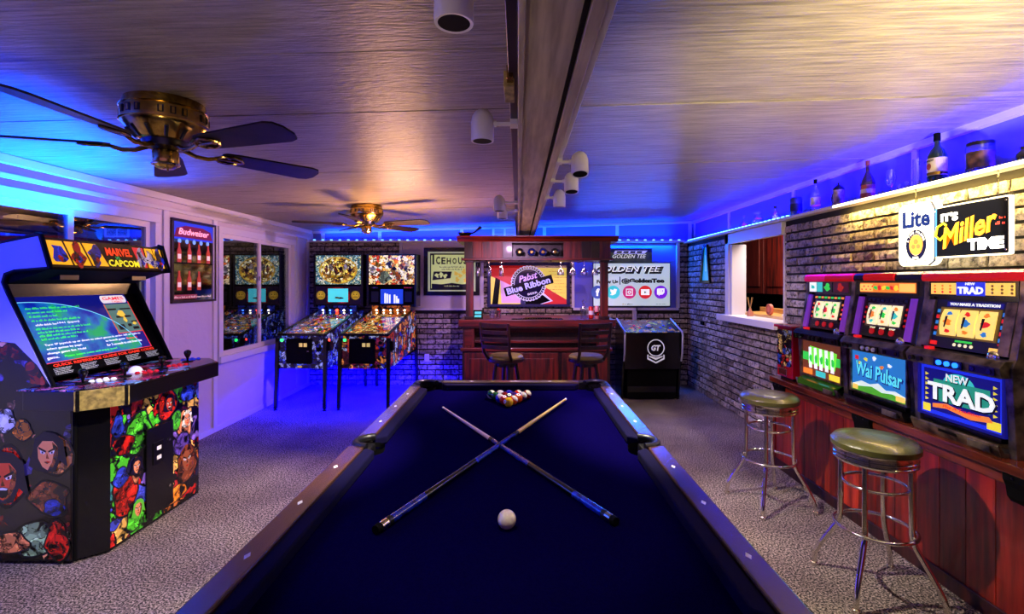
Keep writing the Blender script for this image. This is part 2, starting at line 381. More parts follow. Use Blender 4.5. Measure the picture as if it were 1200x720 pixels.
# ------------------------------------------------------------------ structure
def zc(x): return 2.30 + (x + 3.1) * .027          # the ceiling rises gently to the right
XL, XR, YB = -3.1, 2.52, 7.16
f = tag(MB().box(-3.3, 3.0, -1.6, 7.5, -.1, 0).build('floor', M['carpet']), kind='structure')
ce = struct('ceiling')
MB(ce).hexa([(-3.25, -1.6, zc(-3.25) + .03), (2.8, -1.6, zc(2.8) + .03), (2.8, 7.45, zc(2.8) + .03), (-3.25, 7.45, zc(-3.25) + .03)],
            [(-3.25, -1.6, 2.6), (2.8, -1.6, 2.6), (2.8, 7.45, 2.6), (-3.25, 7.45, 2.6)]).build('deck', M['matte'])
k = 0
ys = [-1.6, -1.3] + [-.69 + .61 * i for i in range(14)]
for a, b in zip(ys[:-1], ys[1:]):
    b = min(b, 7.4)
    for x0, x1 in ((-3.2, .0), (.2, 2.72)):
        a_, b_ = a + .003, b - .003; dz = random.uniform(-.0015, .0015)
        MB(ce).hexa([(x0, a_, zc(x0) + dz), (x1, a_, zc(x1) + dz), (x1, b_, zc(x1) + dz), (x0, b_, zc(x0) + dz)],
                    [(x0, a_, zc(x0) + .03), (x1, a_, zc(x1) + .03), (x1, b_, zc(x1) + .03), (x0, b_, zc(x0) + .03)]).build('ceiling_panel', M['ceil'], bevel=.002)
# beam
M['beam'] = mat('beam_paint', c(205, 190, 160), .38, col2=c(165, 150, 125), ns=5, nd=4, stretch=(8, .7, 8), bump=.1)
bm_ = struct('trim_1')
MB(bm_).box(.018, .165, -1.6, 7.3, 2.165, 2.5).build('beam_core', M['beam'])
MB(bm_).box(.0, .018, -1.6, 7.3, 2.15, 2.5).build('beam_face_board', M['beam'], bevel=.002)
MB(bm_).box(.165, .200, -1.6, 7.3, 2.15, 2.5).build('beam_face_board', M['beam'], bevel=.002)
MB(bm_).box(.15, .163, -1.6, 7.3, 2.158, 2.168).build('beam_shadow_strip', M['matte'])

# right wall -------------------------------------------------
def holes_wall(mb, axis_x0, axis_x1, y0, y1, z0, z1, holes):
    """slab between two x planes with rectangular holes [(ya,yb,za,zb)], all the holes side by side in y"""
    y = y0
    for (ya, yb, za, zb) in sorted(holes):
        if ya > y: mb.box(axis_x0, axis_x1, y, ya, z0, z1)
        if za > z0: mb.box(axis_x0, axis_x1, ya, yb, z0, za)
        if zb < z1: mb.box(axis_x0, axis_x1, ya, yb, zb, z1)
        y = yb
    if y < y1: mb.box(axis_x0, axis_x1, y, y1, z0, z1)
OP = (4.55, 5.70, 1.10, 2.04)
wr = MB(); holes_wall(wr, 2.535, 2.66, -1.6, 7.3, 0, 2.12, [OP]); wr = wr.build('wall_right', M['mortar'], None); tag(wr, kind='structure')
MB(wr).box(2.66, 2.78, -1.6, 7.42, 2.12, 2.52).build('upper_panel', M['blue_glow_wall'])
MB(wr).box(2.455, 2.66, -1.6, 7.16, 2.105, 2.13).build('ledge_board', M['ledge'], bevel=.003)
for y in (.4, 1.8, 3.22, 4.64, 6.06, 7.24):
    MB(wr).box(2.645, 2.66, y - .022, y + .022, 2.13, zc(2.65) - .04).build('batten', M['paint'])
MB(wr).box(2.62, 2.66, -1.6, 7.3, zc(2.64) - .045, zc(2.64) - .001).build('crown_strip', M['paint'])

# back wall -------------------------------------------------
wb = MB(); 
for (x0, x1, z0, z1) in ((-3.25, -1.74, 0, 2.12), (-1.74, -.53, 0, 1.14), (-.53, .82, 0, 2.12), (.82, 2.38, 0, 1.14), (2.38, 2.66, 0, 2.12)):
    wb.box(x0, x1, YB + .015, YB + .13, z0, z1)
wb = tag(wb.build('wall_back', M['mortar'], None), kind='structure')
MB(wb).box(-1.74, -.53, YB + .03, YB + .13, 1.14, 2.12).build('plaster_panel', M['plaster'])
MB(wb).box(.82, 2.38, YB + .05, YB + .13, 1.14, 2.12).build('recess_panel', M['blue_glow_wall'])
for (a, b) in ((-1.74, -.53), (.82, 2.38)): MB(wb).box(a, b, YB - .03, YB + .05, 1.115, 1.15).build('recess_sill', M['paint'], bevel=.002)
for x in (-1.76, -.55, .80, 2.36): MB(wb).box(x, x + .04, YB - .008, YB + .05, 1.15, 2.12).build('recess_jamb', M['paint'])
MB(wb).box(-3.1, 2.66, 7.30, 7.42, 2.12, 2.52).build('upper_panel', M['blue_glow_wall'])
MB(wb).box(-3.1, 2.46, 7.09, 7.30, 2.12, 2.145).build('ledge_board', M['ledge'], bevel=.003)
for x in (-2.95, -2.09, -.85, .40, 1.5, 2.6): MB(wb).box(x - .025, x + .025, 7.285, 7.30, 2.145, zc(x) - .02).build('batten', M['paint'])
MB(wb).hexa([(-3.1, 7.26, zc(-3.1) - .035), (2.66, 7.26, zc(2.66) - .035), (2.66, 7.30, zc(2.66) - .035), (-3.1, 7.30, zc(-3.1) - .035)],
            [(-3.1, 7.26, zc(-3.1) - .001), (2.66, 7.26, zc(2.66) - .001), (2.66, 7.30, zc(2.66) - .001), (-3.1, 7.30, zc(-3.1) - .001)]).build('crown_strip', M['paint'])

# bricks ---------------------------------------------------
def brick_mesh(L, H, seed):
    r = random.Random(seed); nx, nz = 4, 2; vs = []; fs = []
    for j in range(nz + 1):
        for i in range(nx + 1):
            e = i in (0, nx) or j in (0, nz)
            u = (i / nx - .5) * (L - (.006 if e else 0)); v = (j / nz - .5) * (H - (.006 if e else 0))
            vs.append((u + r.uniform(-.003, .003), v + r.uniform(-.002, .002), .016 + r.uniform(-.004, .007) - (.004 if e else 0)))
    for j in range(nz):
        for i in range(nx):
            a = j * (nx + 1) + i; fs.append((a, a + 1, a + nx + 2, a + nx + 1))
    rim = [i for i in range(nx + 1)] + [j * (nx + 1) + nx for j in range(1, nz + 1)] + [nz * (nx + 1) + i for i in range(nx - 1, -1, -1)] + [j * (nx + 1) for j in range(nz - 1, 0, -1)]
    b = len(vs)
    for i in rim: vs.append((vs[i][0] * 1.015, vs[i][1] * 1.03, -.002))
    n = len(rim)
    for q in range(n): fs.append((rim[(q + 1) % n], rim[q], b + q, b + (q + 1) % n)[::-1] if False else (rim[q], b + q, b + (q + 1) % n, rim[(q + 1) % n]))
    return vs, fs
BL, BH, BJ = .222, .064, .0125
protos = []
for q in range(8):
    vs, fs = brick_mesh(BL, BH, q); me = bpy.data.meshes.new('brick'); me.from_pydata(vs, [], fs); me.materials.append(M['brick']); protos.append(me)
def brickwork(parent, F, u0, u1, v0, v1, blocked, weight, limit=300):
    """running bond inside the rectangle minus blocked (ua,ub,va,vb) areas; the largest in view are single bricks"""
    items = []
    row = 0; v = v0
    while v + BH * .5 < v1:
        u = u0 - (BL + BJ) * (.5 if row % 2 else 0)
        while u < u1:
            segs = [(max(u, u0), min(u + BL, u1))]
            for (ua, ub, va, vb) in blocked:
                if v + BH > va + .01 and v < vb - .01:
                    ns = []
                    for (a, b) in segs:
                        if b <= ua or a >= ub: ns.append((a, b)); continue
                        if a < ua: ns.append((a, ua))
                        if b > ub: ns.append((ub, b))
                    segs = ns
            for (a, b) in segs:
                if b - a > .03: items.append((a, b, v, min(v + BH, v1)))
            u += BL + BJ
        v += BH + BJ; row += 1
    items = [(weight(F @ Vector(((a + b) / 2, (p + q) / 2, 0)), (b - a) * (q - p)), a, b, p, q) for a, b, p, q in items]
    items.sort(reverse=True)
    rest = MB(None, None); fi = F.to_3x3().to_4x4()
    for i, (wt, a, b, p, q) in enumerate(items):
        X = F @ Matrix.Translation(((a + b) / 2, (p + q) / 2, 0)) @ Matrix.Diagonal(((b - a) / BL, (q - p) / BH, 1, 1))
        if i < limit:
            o = bpy.data.objects.new('brick', random.choice(protos)); COL.objects.link(o); o.parent = parent; o.matrix_local = X
        else:
            vs, fs = brick_mesh(BL, BH, i % 40); rest.add(vs, fs, X)
    o = rest.build('brick_courses', M['brick'], parent); o['kind'] = 'stuff'
def wt_right(p, a):
    if p.y < 2.3 or (p.y < 4.1 and p.z < .8): return 0
    return a / (p.y ** 3)
brickwork(wr, FR(2.535, 7.16, 0), 0, 7.3, .004, 2.10, [(7.16 - OP[1] - .09, 7.16 - OP[0], OP[2] - .02, 2.12)], wt_right)
def wt_back(p, a):
    if -.7 < p.x < 1.15 and p.z < 1.1: return 0
    if -.45 < p.x < .77 and p.z > 1.17: return 0
    return a * (1 if p.x > -2.9 else .5) * (1.2 if -1.4 < p.x < -.6 or p.x > 1.1 else 1)
brickwork(wb, frame((XL, YB + .015, 0), (1, 0, 0), (0, 0, 1)), 0, 5.62, .004, 2.115,
          [(-1.76 + 3.1, -.51 + 3.1, 1.115, 2.2), (.80 + 3.1, 2.40 + 3.1, 1.115, 2.2)], wt_back)

# left wall -------------------------------------------------
W1 = (2.45, 4.15, .69, 2.11); W2 = (4.96, 6.69, .69, 2.11)
wl = MB(); holes_wall(wl, -3.24, -3.1, -1.6, 7.3, 0, 2.4, [W1, W2]); wl = tag(wl.build('wall_left', M['plaster'], None), kind='structure')
for y in (4.23, 4.915, 6.76, 7.1): MB(wl).box(-3.1, -3.082, y - .03, y + .03, 0.0, 2.16).build('batten', M['paint'], bevel=.002)
MB(wl).box(-3.1, -3.075, 4.2, 7.16, 2.16, 2.19).build('frieze_strip', M['paint'], bevel=.002)
MB(wl).box(-3.1, -3.075, -1.6, 4.2, 2.16, 2.19).build('frieze_strip', M['paint'], bevel=.002)
MB(wl).box(-3.1, -3.06, -1.6, 7.16, 2.245, 2.2995).build('crown_strip', M['paint'], bevel=.003)
MB(wl).box(-3.1, -3.085, 4.23, 7.16, .0, .05).build('base_strip', M['paint'])
def window(n, y0, y1, z0, z1, ym):
    t = struct('window_%d' % n); x0, x1 = -3.2, -3.072
    MB(t).box(x0, x1, y0, y1, z1 - .07, z1).build('head_casing', M['paint'], bevel=.003)
    MB(t).box(x0, x1 + .02, y0, y1, z0, z0 + .07).build('sill', M['paint'], bevel=.003)
    MB(t).box(x0, x1, y0, y0 + .06, z0 + .07, z1 - .07).build('side_casing', M['paint'], bevel=.003)
    MB(t).box(x0, x1, y1 - .06, y1, z0 + .07, z1 - .07).build('side_casing', M['paint'], bevel=.003)
    for q, (a, b, x) in enumerate(((y0 + .06, ym + .03, -3.125), (ym - .03, y1 - .06, -3.15))):
        m_ = MB(t); e = .045
        m_.box(x, x + .03, a, b, z0 + .07, z0 + .07 + e); m_.box(x, x + .03, a, b, z1 - .07 - e, z1 - .07)
        m_.box(x, x + .03, a, a + e, z0 + .07 + e, z1 - .07 - e); m_.box(x, x + .03, b - e, b, z0 + .07 + e, z1 - .07 - e)
        sa = m_.build('sash', M['white_plastic'])
        MB(t).box(x + .012, x + .016, a + e, b - e, z0 + .07 + e, z1 - .07 - e).build('pane', M['window_glass'], sa)
    MB(t).box(-3.097, -3.088, ym - .02, ym - .005, 1.55, 1.6).build('latch', M['chrome'])
    MB(t).box(-3.097, -3.088, ym - .02, ym - .005, 1.1, 1.15).build('latch', M['chrome'])
    return t
window(1, *W1, 3.33); window(2, *W2, 5.78)
# dark curtains outside the panes
M['curtain'] = mat('olive_curtain', c(82, 66, 30), .8, col2=c(48, 36, 18), ns=3, stretch=(1, 12, .6))
M['curtain_blue'] = mat('dusk_blind', c(38, 44, 96), .7, col2=c(20, 22, 60), ns=3, stretch=(1, 8, .6))
def curtain(y0, y1, m, lab):
    n = 60; vs = []; fs = []
    for i in range(n + 1):
        y = y0 + (y1 - y0) * i / n; x = -3.36 + .03 * math.sin(i * 1.15) + .012 * math.sin(i * .37)
        vs += [(x, y, .62), (x + .01 * math.sin(i), y, 2.15)]
    for i in range(n): fs.append((2 * i, 2 * i + 2, 2 * i + 3, 2 * i + 1))
    b = len(vs); vs += [(v[0] - .006, v[1], v[2]) for v in vs]; fs += [tuple(q + b for q in f[::-1]) for f in fs]
    t = thing('curtain', lab, 'curtain', (-3.33, (y0 + y1) / 2, .6)); cu = MB(t); cu.add([tuple(v) for v in vs], fs); cu.build('fabric', m, smooth=True)
    MB(t).tube([(-3.33, y0 - .1, 2.16), (-3.33, y1 + .1, 2.16)], .012, 8).build('rod', M['dark_metal'])
    for y in (y0 - .05, y1 + .05): MB(t).box(-3.345, -3.24, y - .01, y + .01, 2.15, 2.17).build('rod_bracket', M['dark_metal'])
curtain(4.9, 6.8, M['curtain'], 'olive brown curtain behind the sliding window left of the pinball machines')
area('curtain_fill_y', (-3.27, 5.85, 2.2), (-.3, 0, -1), 1.5, .02, 6, (1, .8, .4))  # unseen warm lamp added behind the glass to brighten the curtain
curtain(2.3, 4.2, M['curtain_blue'], 'dark blue blind behind the window over the arcade cabinet')

# serving hatch -------------------------------------------
t = struct('window_3')
y0, y1, z0, z1 = OP
MB(t).box(2.50, 2.67, y1 - .06, y1, z0 + .05, z1 - .07).build('side_casing', M['paint'], bevel=.003)
MB(t).box(2.485, 2.52, y1, y1 + .09, z0 - .02, z1 + .06).build('outer_casing', M['paint'], bevel=.003)
MB(t).box(2.485, 2.53, y0 - .0, y1 + .09, z1 - .06, z1 + .06).build('header', M['paint'], bevel=.003)
MB(t).box(2.51, 2.67, y0 - .0, y0 + .012, z0 + .05, z1 - .06).build('near_reveal', M['plaster'])
MB(t).box(2.40, 2.66, y0 - .02, y1 + .14, z0 - .02, z0 + .05).build('sill', M['paint'], bevel=.004)
M['butcher'] = wood('pale_wood', c(214, 170, 96), c(170, 118, 60), .4, .2, 'y')
MB(t).box(2.66, 2.98, y0 - .2, y1 + .2, z0 + .04, z0 + .075).build('inner_sill_board', M['butcher'], bevel=.003)
MB(t).box(2.96, 3.0, y0 - .2, y1 + .2, z0 + .075, z0 + .13).build('backsplash_rail', M['butcher'], bevel=.003)
area('hatch_light_y', (2.80, 5.1, 1.95), (.3, 0, -1), .9, .1, 4, (1, .85, .7))
area('cabinet_fill_y', (3.05, 5.6, 2.42), (.1, .25, -1), .8, .2, 60, (1, .8, .65))  # unseen lamp added to brighten the wall cabinet
kt = struct('wall_kitchen')
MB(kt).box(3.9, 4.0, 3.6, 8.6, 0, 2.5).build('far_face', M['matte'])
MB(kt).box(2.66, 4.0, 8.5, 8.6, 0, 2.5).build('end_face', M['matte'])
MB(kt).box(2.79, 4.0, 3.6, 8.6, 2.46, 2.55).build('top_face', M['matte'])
t = thing('wall_cabinet', 'red brown wooden wall cabinet seen through the serving hatch', 'cabinet', (3.5, 6.7, 1.36))
MB(t).box(3.43, 3.89, 5.9, 7.45, 1.36, 2.3).build('body', M['darkwood'])
M['kdoor'] = wood('red_oak', c(120, 34, 20), c(72, 14, 10), .5, .0, 'z')
for (a, b) in ((6.68, 7.44), (5.92, 6.66)):
    d = MB(t).box(3.40, 3.43, a, b, 1.37, 2.29).build('door', M['kdoor'] if a > 6.5 else M['cherry'], bevel=.004)
    MB(t).box(3.39, 3.40, a + .1, b - .1, 1.47, 2.19).build('door_panel', M['kdoor'] if a > 6.5 else M['cherry'], d, bevel=.004)
# on the hatch sill
t = thing('reed_diffuser', 'small reed diffuser with thin sticks on the serving hatch sill', 'diffuser', (2.62, 5.42, 1.15))
MB(t).lathe([(.0, 0), (.032, 0), (.035, .04), (.015, .07), (.013, .09)], (2.60, 5.40, 1.15), 16).build('bottle', mat('amber', c(190, 120, 90), .2), smooth=True)
for q in range(4):
    a = q * 1.5; MB(t).tube([(2.60, 5.40, 1.22), (2.60 + .03 * math.cos(a), 5.40 + .05 * math.sin(a), 1.36)], .0025, 5).build('reed', M['butcher'])
t = thing('coral_tin', 'round coral pink tin standing on edge in the hatch', 'tin', (2.72, 5.30, 1.175))
MB(t).disc(0, 0, .055, 0, .03).T
m_ = MB(t, frame((2.74, 5.22, 1.235), (0, -1, 0), (0, 0, 1))); m_.disc(0, 0, .06, 0, .03, 28); m_.build('tin', mat('coral', c(214, 110, 80), .4), bevel=.004)
m_ = MB(t, frame((2.71, 5.22, 1.235), (0, -1, 0), (0, 0, 1))); m_.ring(0, 0, .035, .045, -.003, .0); m_.build('rim', M['butcher'])
t = thing('paper_towel_box', 'small blue and white carton at the near end of the hatch', 'box', (2.78, 4.72, 1.175))
MB(t).box(2.72, 2.84, 4.62, 4.74, 1.175, 1.37).build('carton', mat('pale_blue_card', c(130, 150, 215), .5), bevel=.003)
MB(t).box(2.718, 2.842, 4.618, 4.742, 1.24, 1.30).build('band', M['wht'])
tag(MB().tube([(2.78, 5.05, 1.178), (2.8, 4.98, 1.20), (2.77, 4.9, 1.195), (2.80, 4.84, 1.18)], [.02, .03, .028, .012], 8).build('crumpled_napkin', M['wht'], None, smooth=True), 'crumpled white napkin on the hatch board', 'napkin')

# LED strips ------------------------------------------------
t = thing('led_strip', 'blue LED strip along the back wall ledge', 'led strip', (-.3, 7.12, 2.145))
MB(t).box(-3.05, 2.45, 7.10, 7.112, 2.1455, 2.149).build('tape', M['paint'])
g = MB(local=True); g.box(-.012, .012, -.006, .006, 0, .006)
proto_led = None
for i in range(44):
    o = MB(t).box(-3.0 + i * .125 - .014, -3.0 + i * .125 + .014, 7.098, 7.114, 2.149, 2.158).build('led', M['led']) if proto_led is None else None
    if proto_led is None: proto_led = o; px0 = -3.0
    else:
        o = proto_led.copy(); COL.objects.link(o); o.parent = t; o.location = (i * .125, 0, 0)
t2 = thing('led_strip', 'blue LED strip along the ledge above the serving hatch and bottles', 'led strip', (2.47, 4, 2.13))
MB(t2).box(2.462, 2.474, 4.36, 7.08, 2.1305, 2.134).build('tape', M['paint'])
pl = None
for i in range(33):
    if pl is None: pl = MB(t2).box(2.460, 2.476, 4.4, 4.428, 2.134, 2.142).build('led', M['led'])
    else:
        o = pl.copy(); COL.objects.link(o); o.parent = t2; o.location = (0, i * .08, 0)
t3 = thing('led_bar', 'warm white light bar under the ledge edge above the beer signs', 'light bar', (2.45, 2.7, 2.10))
MB(t3).box(2.447, 2.455, 1.2, 3.75, 2.108, 2.126).build('lit_edge', M['warm_led'])

# vent and outlets ------------------------------------------
t = thing('air_vent', 'white air return grille high on the back wall left of the beam', 'vent', (-.2, 7.28, 2.28))
F = FB(-.2, 7.30, 2.285)
MB(t, F).box(-.19, .19, -.075, .075, 0, .006).build('plate', M['paint'], bevel=.002)
for s in (-1, 1):
    MB(t, F).box(s * .085 - .07, s * .085 + .07, -.05, .05, .006, .008).build('opening', M['dark_metal'])
    for q in range(6): MB(t, F).box(s * .085 - .07, s * .085 + .07, -.045 + q * .017, -.039 + q * .017, .008, .013).build('louver', M['paint'])
def outlet(lab, x, y, z):
    t = thing('wall_outlet', lab, 'outlet', (x, y, z)); F = FB(x, y, z)
    MB(t, F).box(-.035, .035, -.057, .057, 0, .006).build('cover_plate', M['white_plastic'], bevel=.002)
    for v in (-.025, .025): MB(t, F).disc(0, v, .014, .006, .009, 16).build('socket', M['paint'])
outlet('white wall outlet low on the brick between pinball machine and bar', -1.35, 7.15, .41)
outlet('white wall outlet low on the brick between the bar and the golf cabinet', 1.28, 7.15, .41)
# ------------------------------------------------------------------ pool table
PX, PY = -.052, 2.152; HW, HL = .56, 1.207; BZ = .775; RT = .822
t = thing('pool_table', 'large pool table with navy felt and wooden rails in the middle of the room', 'pool table', (PX, PY, 0))
def arcpts(cx, cy, r, a0, a1, n=10): return [(cx + r * math.cos(a0 + (a1 - a0) * i / n), cy + r * math.sin(a0 + (a1 - a0) * i / n)) for i in range(n + 1)]
R = math.radians
ex, ey = PX, PY
poly = []
cr, sr = .06, .056
# walk ccw from the lower-left corner, cutting notches for the pockets
def notch(cx, cy, r, a0, a1): return arcpts(cx, cy, r, R(a0), R(a1))
H1, L1 = HW + .03, HL + .03
poly += notch(ex - H1, ey - L1, cr, 90, 0)
poly += notch(ex + H1, ey - L1, cr, 180, 90)
poly += notch(ex + H1 + .01, ey, sr, 270, 90)
poly += notch(ex + H1, ey + L1, cr, 270, 180)
poly += notch(ex - H1, ey + L1, cr, 360, 270)
poly += notch(ex - H1 - .01, ey, sr, 90, -90)
MB(t).prism(poly, 'z', BZ - .03, BZ).build('bed_cloth', M['cloth'])
OW = .685; OL = HL + .126
# cushions and wooden rails (six each)
ms = .062; mc = .075
def rail(side, a, b):
    """side: 'L','R' run in y from a to b; 'N','F' run in x"""
    if side in 'LR':
        s = -1 if side == 'L' else 1
        xn, xi, xo = ex + s * HW, ex + s * (HW + .052), ex + s * OW
        sp_ = .035
        cu = [(xn, a + sp_), (xi, a), (xi, b), (xn, b - sp_)]
        wd = [(xi, a - .0), (xo, a - .0), (xo, b + .0), (xi, b + .0)]
        if s > 0: cu = cu[::-1]
        else: wd = wd[::-1]
    else:
        s = -1 if side == 'N' else 1
        yn, yi, yo = ey + s * HL, ey + s * (HL + .052), ey + s * OL
        sp_ = .035
        cu = [(a + sp_, yn), (b - sp_, yn), (b, yi), (a, yi)]; wd = [(a, yi), (b, yi), (b, yo), (a, yo)]
        if s < 0: cu = cu[::-1]; wd = wd[::-1]
    MB(t).prism(cu, 'z', BZ + .001, RT - .008).build('cushion', M['cushion'], bevel=.007)
    MB(t).prism(wd, 'z', BZ - .04, RT).build('rail', M['rail'] if side in 'LR' else M['rail_x'], bevel=.006)
M['rail_x'] = wood('rail_wood_end', c(70, 50, 40), c(40, 28, 24), .3, .5, 'x')
for sd in 'LR':
    rail(sd, ey - HL + mc, ey - ms); rail(sd, ey + ms, ey + HL - mc)
rail('N', ex - HW + mc, ex + HW - mc); rail('F', ex - HW + mc, ex + HW - mc)
# pockets
def pocket(cx, cy, r, a0, a1):
    m_ = MB(t); m_.lathe([(r * .6, -.12), (r * .95, -.08), (r, -.0), (r + .004, .03)], (cx, cy, BZ - .01), 20, open_top=True)
    p = m_.build('pocket', M['matte'], smooth=True)
    pts = [(cx + (r + .012) * math.cos(R(a)), cy + (r + .012) * math.sin(R(a)), RT - .004) for a in range(a0, a1 + 1, 15)]
    MB(t).tube(pts, .016, 10).build('pocket_rim', M['leather'], p, smooth=True)
for sx in (-1, 1):
    pocket(ex + sx * (H1 + .012), ey, .056, 90 if sx < 0 else -90, 270 if sx < 0 else 90)
    MB(t).box(ex + sx * (OW - .045) - .04, ex + sx * (OW - .045) + .04, ey - .063, ey + .063, BZ - .05, RT - .028).build('pocket_bracket', M['leather'], bevel=.01)
    for sy in (-1, 1):
        cx, cy = ex + sx * H1, ey + sy * L1; a = math.degrees(math.atan2(sy, sx)); pocket(cx, cy, .06, int(a) - 115, int(a) + 115)
        # rounded corner casting
        pts = [(ex + sx * (HW + .052), ey + sy * (HL - mc)), (ex + sx * OW, ey + sy * (HL - mc))] + \
              [(ex + sx * (OW - .05 + .05 * math.cos(q)), ey + sy * (OL - .05 + .05 * math.sin(q))) for q in [PI / 2 * i / 6 for i in range(7)]] + \
              [(ex + sx * (HW - mc), ey + sy * OL), (ex + sx * (HW - mc), ey + sy * (HL + .052))] + \
              [(cx + sx * (.062) * math.cos(q), cy + sy * .062 * math.sin(q)) for q in [R(100) - R(110) * i / 8 for i in range(9)]]
        if sx * sy < 0: pts = pts[::-1]
        MB(t).prism(pts, 'z', BZ - .04, RT + .001).build('corner_casting', M['leather'], bevel=.004)
# diamonds
for sx in (-1, 1):
    for k in (-3, -2, -1, 1, 2, 3):
        x, y = ex + sx * .648, ey + k * HL * 2 / 8
        MB(t).prism([(x - .008, y), (x, y - .016), (x + .008, y), (x, y + .016)], 'z', RT - .002, RT + .0008).build('sight', M['wht'])
for sy in (-1, 1):
    for k in (-1, 0, 1):
        x, y = ex + k * HW * .5, ey + sy * (HL + .088)
        MB(t).prism([(x - .014, y), (x, y - .008), (x + .014, y), (x, y + .008)], 'z', RT - .002, RT + .0008).build('sight', M['wht'])
# body and legs
MB(t).hexa([(ex - .6, ey - 1.2, .48), (ex + .6, ey - 1.2, .48), (ex + .6, ey + 1.2, .48), (ex - .6, ey + 1.2, .48)],
           [(ex - .66, ey - 1.26, BZ - .041), (ex + .66, ey - 1.26, BZ - .041), (ex + .66, ey + 1.26, BZ - .041), (ex - .66, ey + 1.26, BZ - .041)]).build('apron', M['darkwood'], bevel=.01)
for sx in (-1, 1):
    for sy in (-1, 1):
        MB(t).lathe([(.07, 0), (.085, .02), (.06, .05), (.05, .12), (.08, .3), (.09, .42), (.07, .48)], (ex + sx * .46, ey + sy * .95, 0), 20).build('leg', M['darkwood'], smooth=True)
# balls -----------------------------------------------------
BR = .0286
def ball(x, y, lab, col, stripe, name='pool_ball', yaw=0, dot=None):
    t = thing(name, lab, 'ball', (x, y, BZ), group='racked pool balls' if name == 'pool_ball' else None)
    if stripe:
        m1 = MB(t, Matrix.Translation((x, y, BZ + BR)) @ Matrix.Rotation(yaw, 4, 'Z') @ Matrix.Rotation(R(18), 4, 'X') @ Matrix.Rotation(R(38), 4, 'Y'))
        m1.ball((0, 0, 0), BR, 24, 16)
        for i, fc in enumerate(m1.f):
            z = sum((m1.T.inverted() @ m1.v[q]).z for q in fc) / len(fc); m1.m[i] = 1 if abs(z) < BR * .5 else 0
        m1.build('body', [BM('ball_white', c(240, 232, 215)), BM('ball_%d_%d_%d' % col, c(*col))], smooth=True)
    else:
        MB(t).ball((x, y, BZ + BR), BR, 24, 16).build('body', BM('ball_%d_%d_%d' % col, c(*col)), smooth=True)
    if dot:
        d = Vector(dot).normalized(); zz = d; xx = Vector((1, 0, 0)); xx = (xx - zz * xx.dot(zz)).normalized()
        F = frame(Vector((x, y, BZ + BR)) + d * (BR * .93), xx, zz.cross(xx))
        MB(t, F).disc(0, 0, BR * .42, 0, BR * .045, 16).build('number_spot', M['wht'])
        MB(t, F).text(dot_n[lab], 0, 0, BR * .42, n=BR * .046, d=.0002).build('number', M['blk'])
_bm = {}
def BM(n, col):
    if n not in _bm: _bm[n] = mat(n, col, .08, coat=.6)
    return _bm[n]
Y_, B_, R_, V_, O_, G_, Mr, K_ = (250, 196, 20), (20, 20, 190), (225, 36, 22), (60, 20, 120), (245, 90, 20), (10, 90, 50), (130, 14, 24), (8, 8, 10)
rows = [[('yellow one ball at the front tip of the rack', Y_, 0)],
        [('red three ball behind the yellow front ball, left side', R_, 0), ('orange striped ball behind the yellow front ball, right side', O_, 1)],
        [('blue striped ball on the left edge, third row of the rack', B_, 1), ('black eight ball in the middle of the rack', K_, 0), ('plain orange ball on the right edge, third row of the rack', O_, 0)],
        [('plain green ball on the left edge, fourth row of the rack', G_, 0), ('plain maroon ball inside the fourth row, left of centre', Mr, 0), ('plain purple ball inside the fourth row, right of centre', V_, 0), ('purple striped ball on the right edge, fourth row of the rack', V_, 1)],
        [('green striped ball at the back left corner of the rack', G_, 1), ('yellow striped ball in the back row, second from left', Y_, 1), ('plain blue ball at the middle of the back row', B_, 0), ('red striped ball in the back row, second from right', R_, 1), ('maroon striped ball at the back right corner of the rack', Mr, 1)]]
dot_n = {rows[0][0][0]: '1', rows[1][0][0]: '3', rows[2][2][0]: '5', rows[2][1][0]: '8'}
for i, rw in enumerate(rows):
    for j, (lab, col, st) in enumerate(rw):
        ball(-.057 + (j - i / 2) * (2 * BR + .0004), 2.92 + i * (2 * BR + .0004) * .866, lab, col, st, yaw=random.uniform(-1, 1), dot=(-.8, -.5, .25) if lab in dot_n and i < 1 else ((.1, -.4, .9) if lab in dot_n else None))
t = thing('cue_ball', 'ivory cue ball alone in front of the crossed cues', 'ball', (-.034, 1.476, BZ))
MB(t).ball((-.034, 1.476, BZ + BR), BR, 32, 20).build('body', mat('ivory', c(236, 226, 200), .12, coat=.5, col2=c(216, 190, 180), ns=60))
t.children[0].data.polygons.foreach_set('use_smooth', [True] * len(t.children[0].data.polygons))
# cues ------------------------------------------------------
def cue(lab, butt, tip, zb, zt, shaft):
    t = thing('pool_cue', lab, 'cue', (butt[0], butt[1], BZ), group='crossed pool cues')
    a = Vector((butt[0], butt[1], zb)); b = Vector((tip[0], tip[1], zt))
    P = lambda q: a + (b - a) * q
    def seg(n, q0, q1, r0, r1, m): return MB(t).tube([P(q0), P(q1)], [r0, r1], 14).build(n, m, smooth=True)
    seg('bumper', 0, .012, .0135, .0145, M['matte']); seg('butt_cap', .012, .028, .0145, .0145, M['chrome']); seg('butt_collar', .028, .04, .0145, .0145, M['blk'])
    seg('butt_sleeve', .04, .14, .0145, .0138, M['cue_blue']); seg('wrap', .14, .34, .0138, .0125, M['cue_wrap'])
    seg('forearm', .34, .555, .0125, .0108, M['cue_blue']); seg('joint', .555, .575, .0108, .0106, M['blk'])
    seg('joint_ring', .575, .58, .0108, .0108, M['chrome'])
    seg('shaft', .58, .985, .0102, .0066, shaft); seg('ferrule', .985, .997, .0066, .0066, M['wht']); seg('tip', .997, 1, .0066, .005, M['wht'])
M['cue_blue'] = mat('cue_blue', c(20, 44, 190), .12, coat=.8, col2=c(10, 14, 90), ns=30)
M['cue_wrap'] = mat('cue_wrap', c(8, 8, 8), .18, coat=.4)
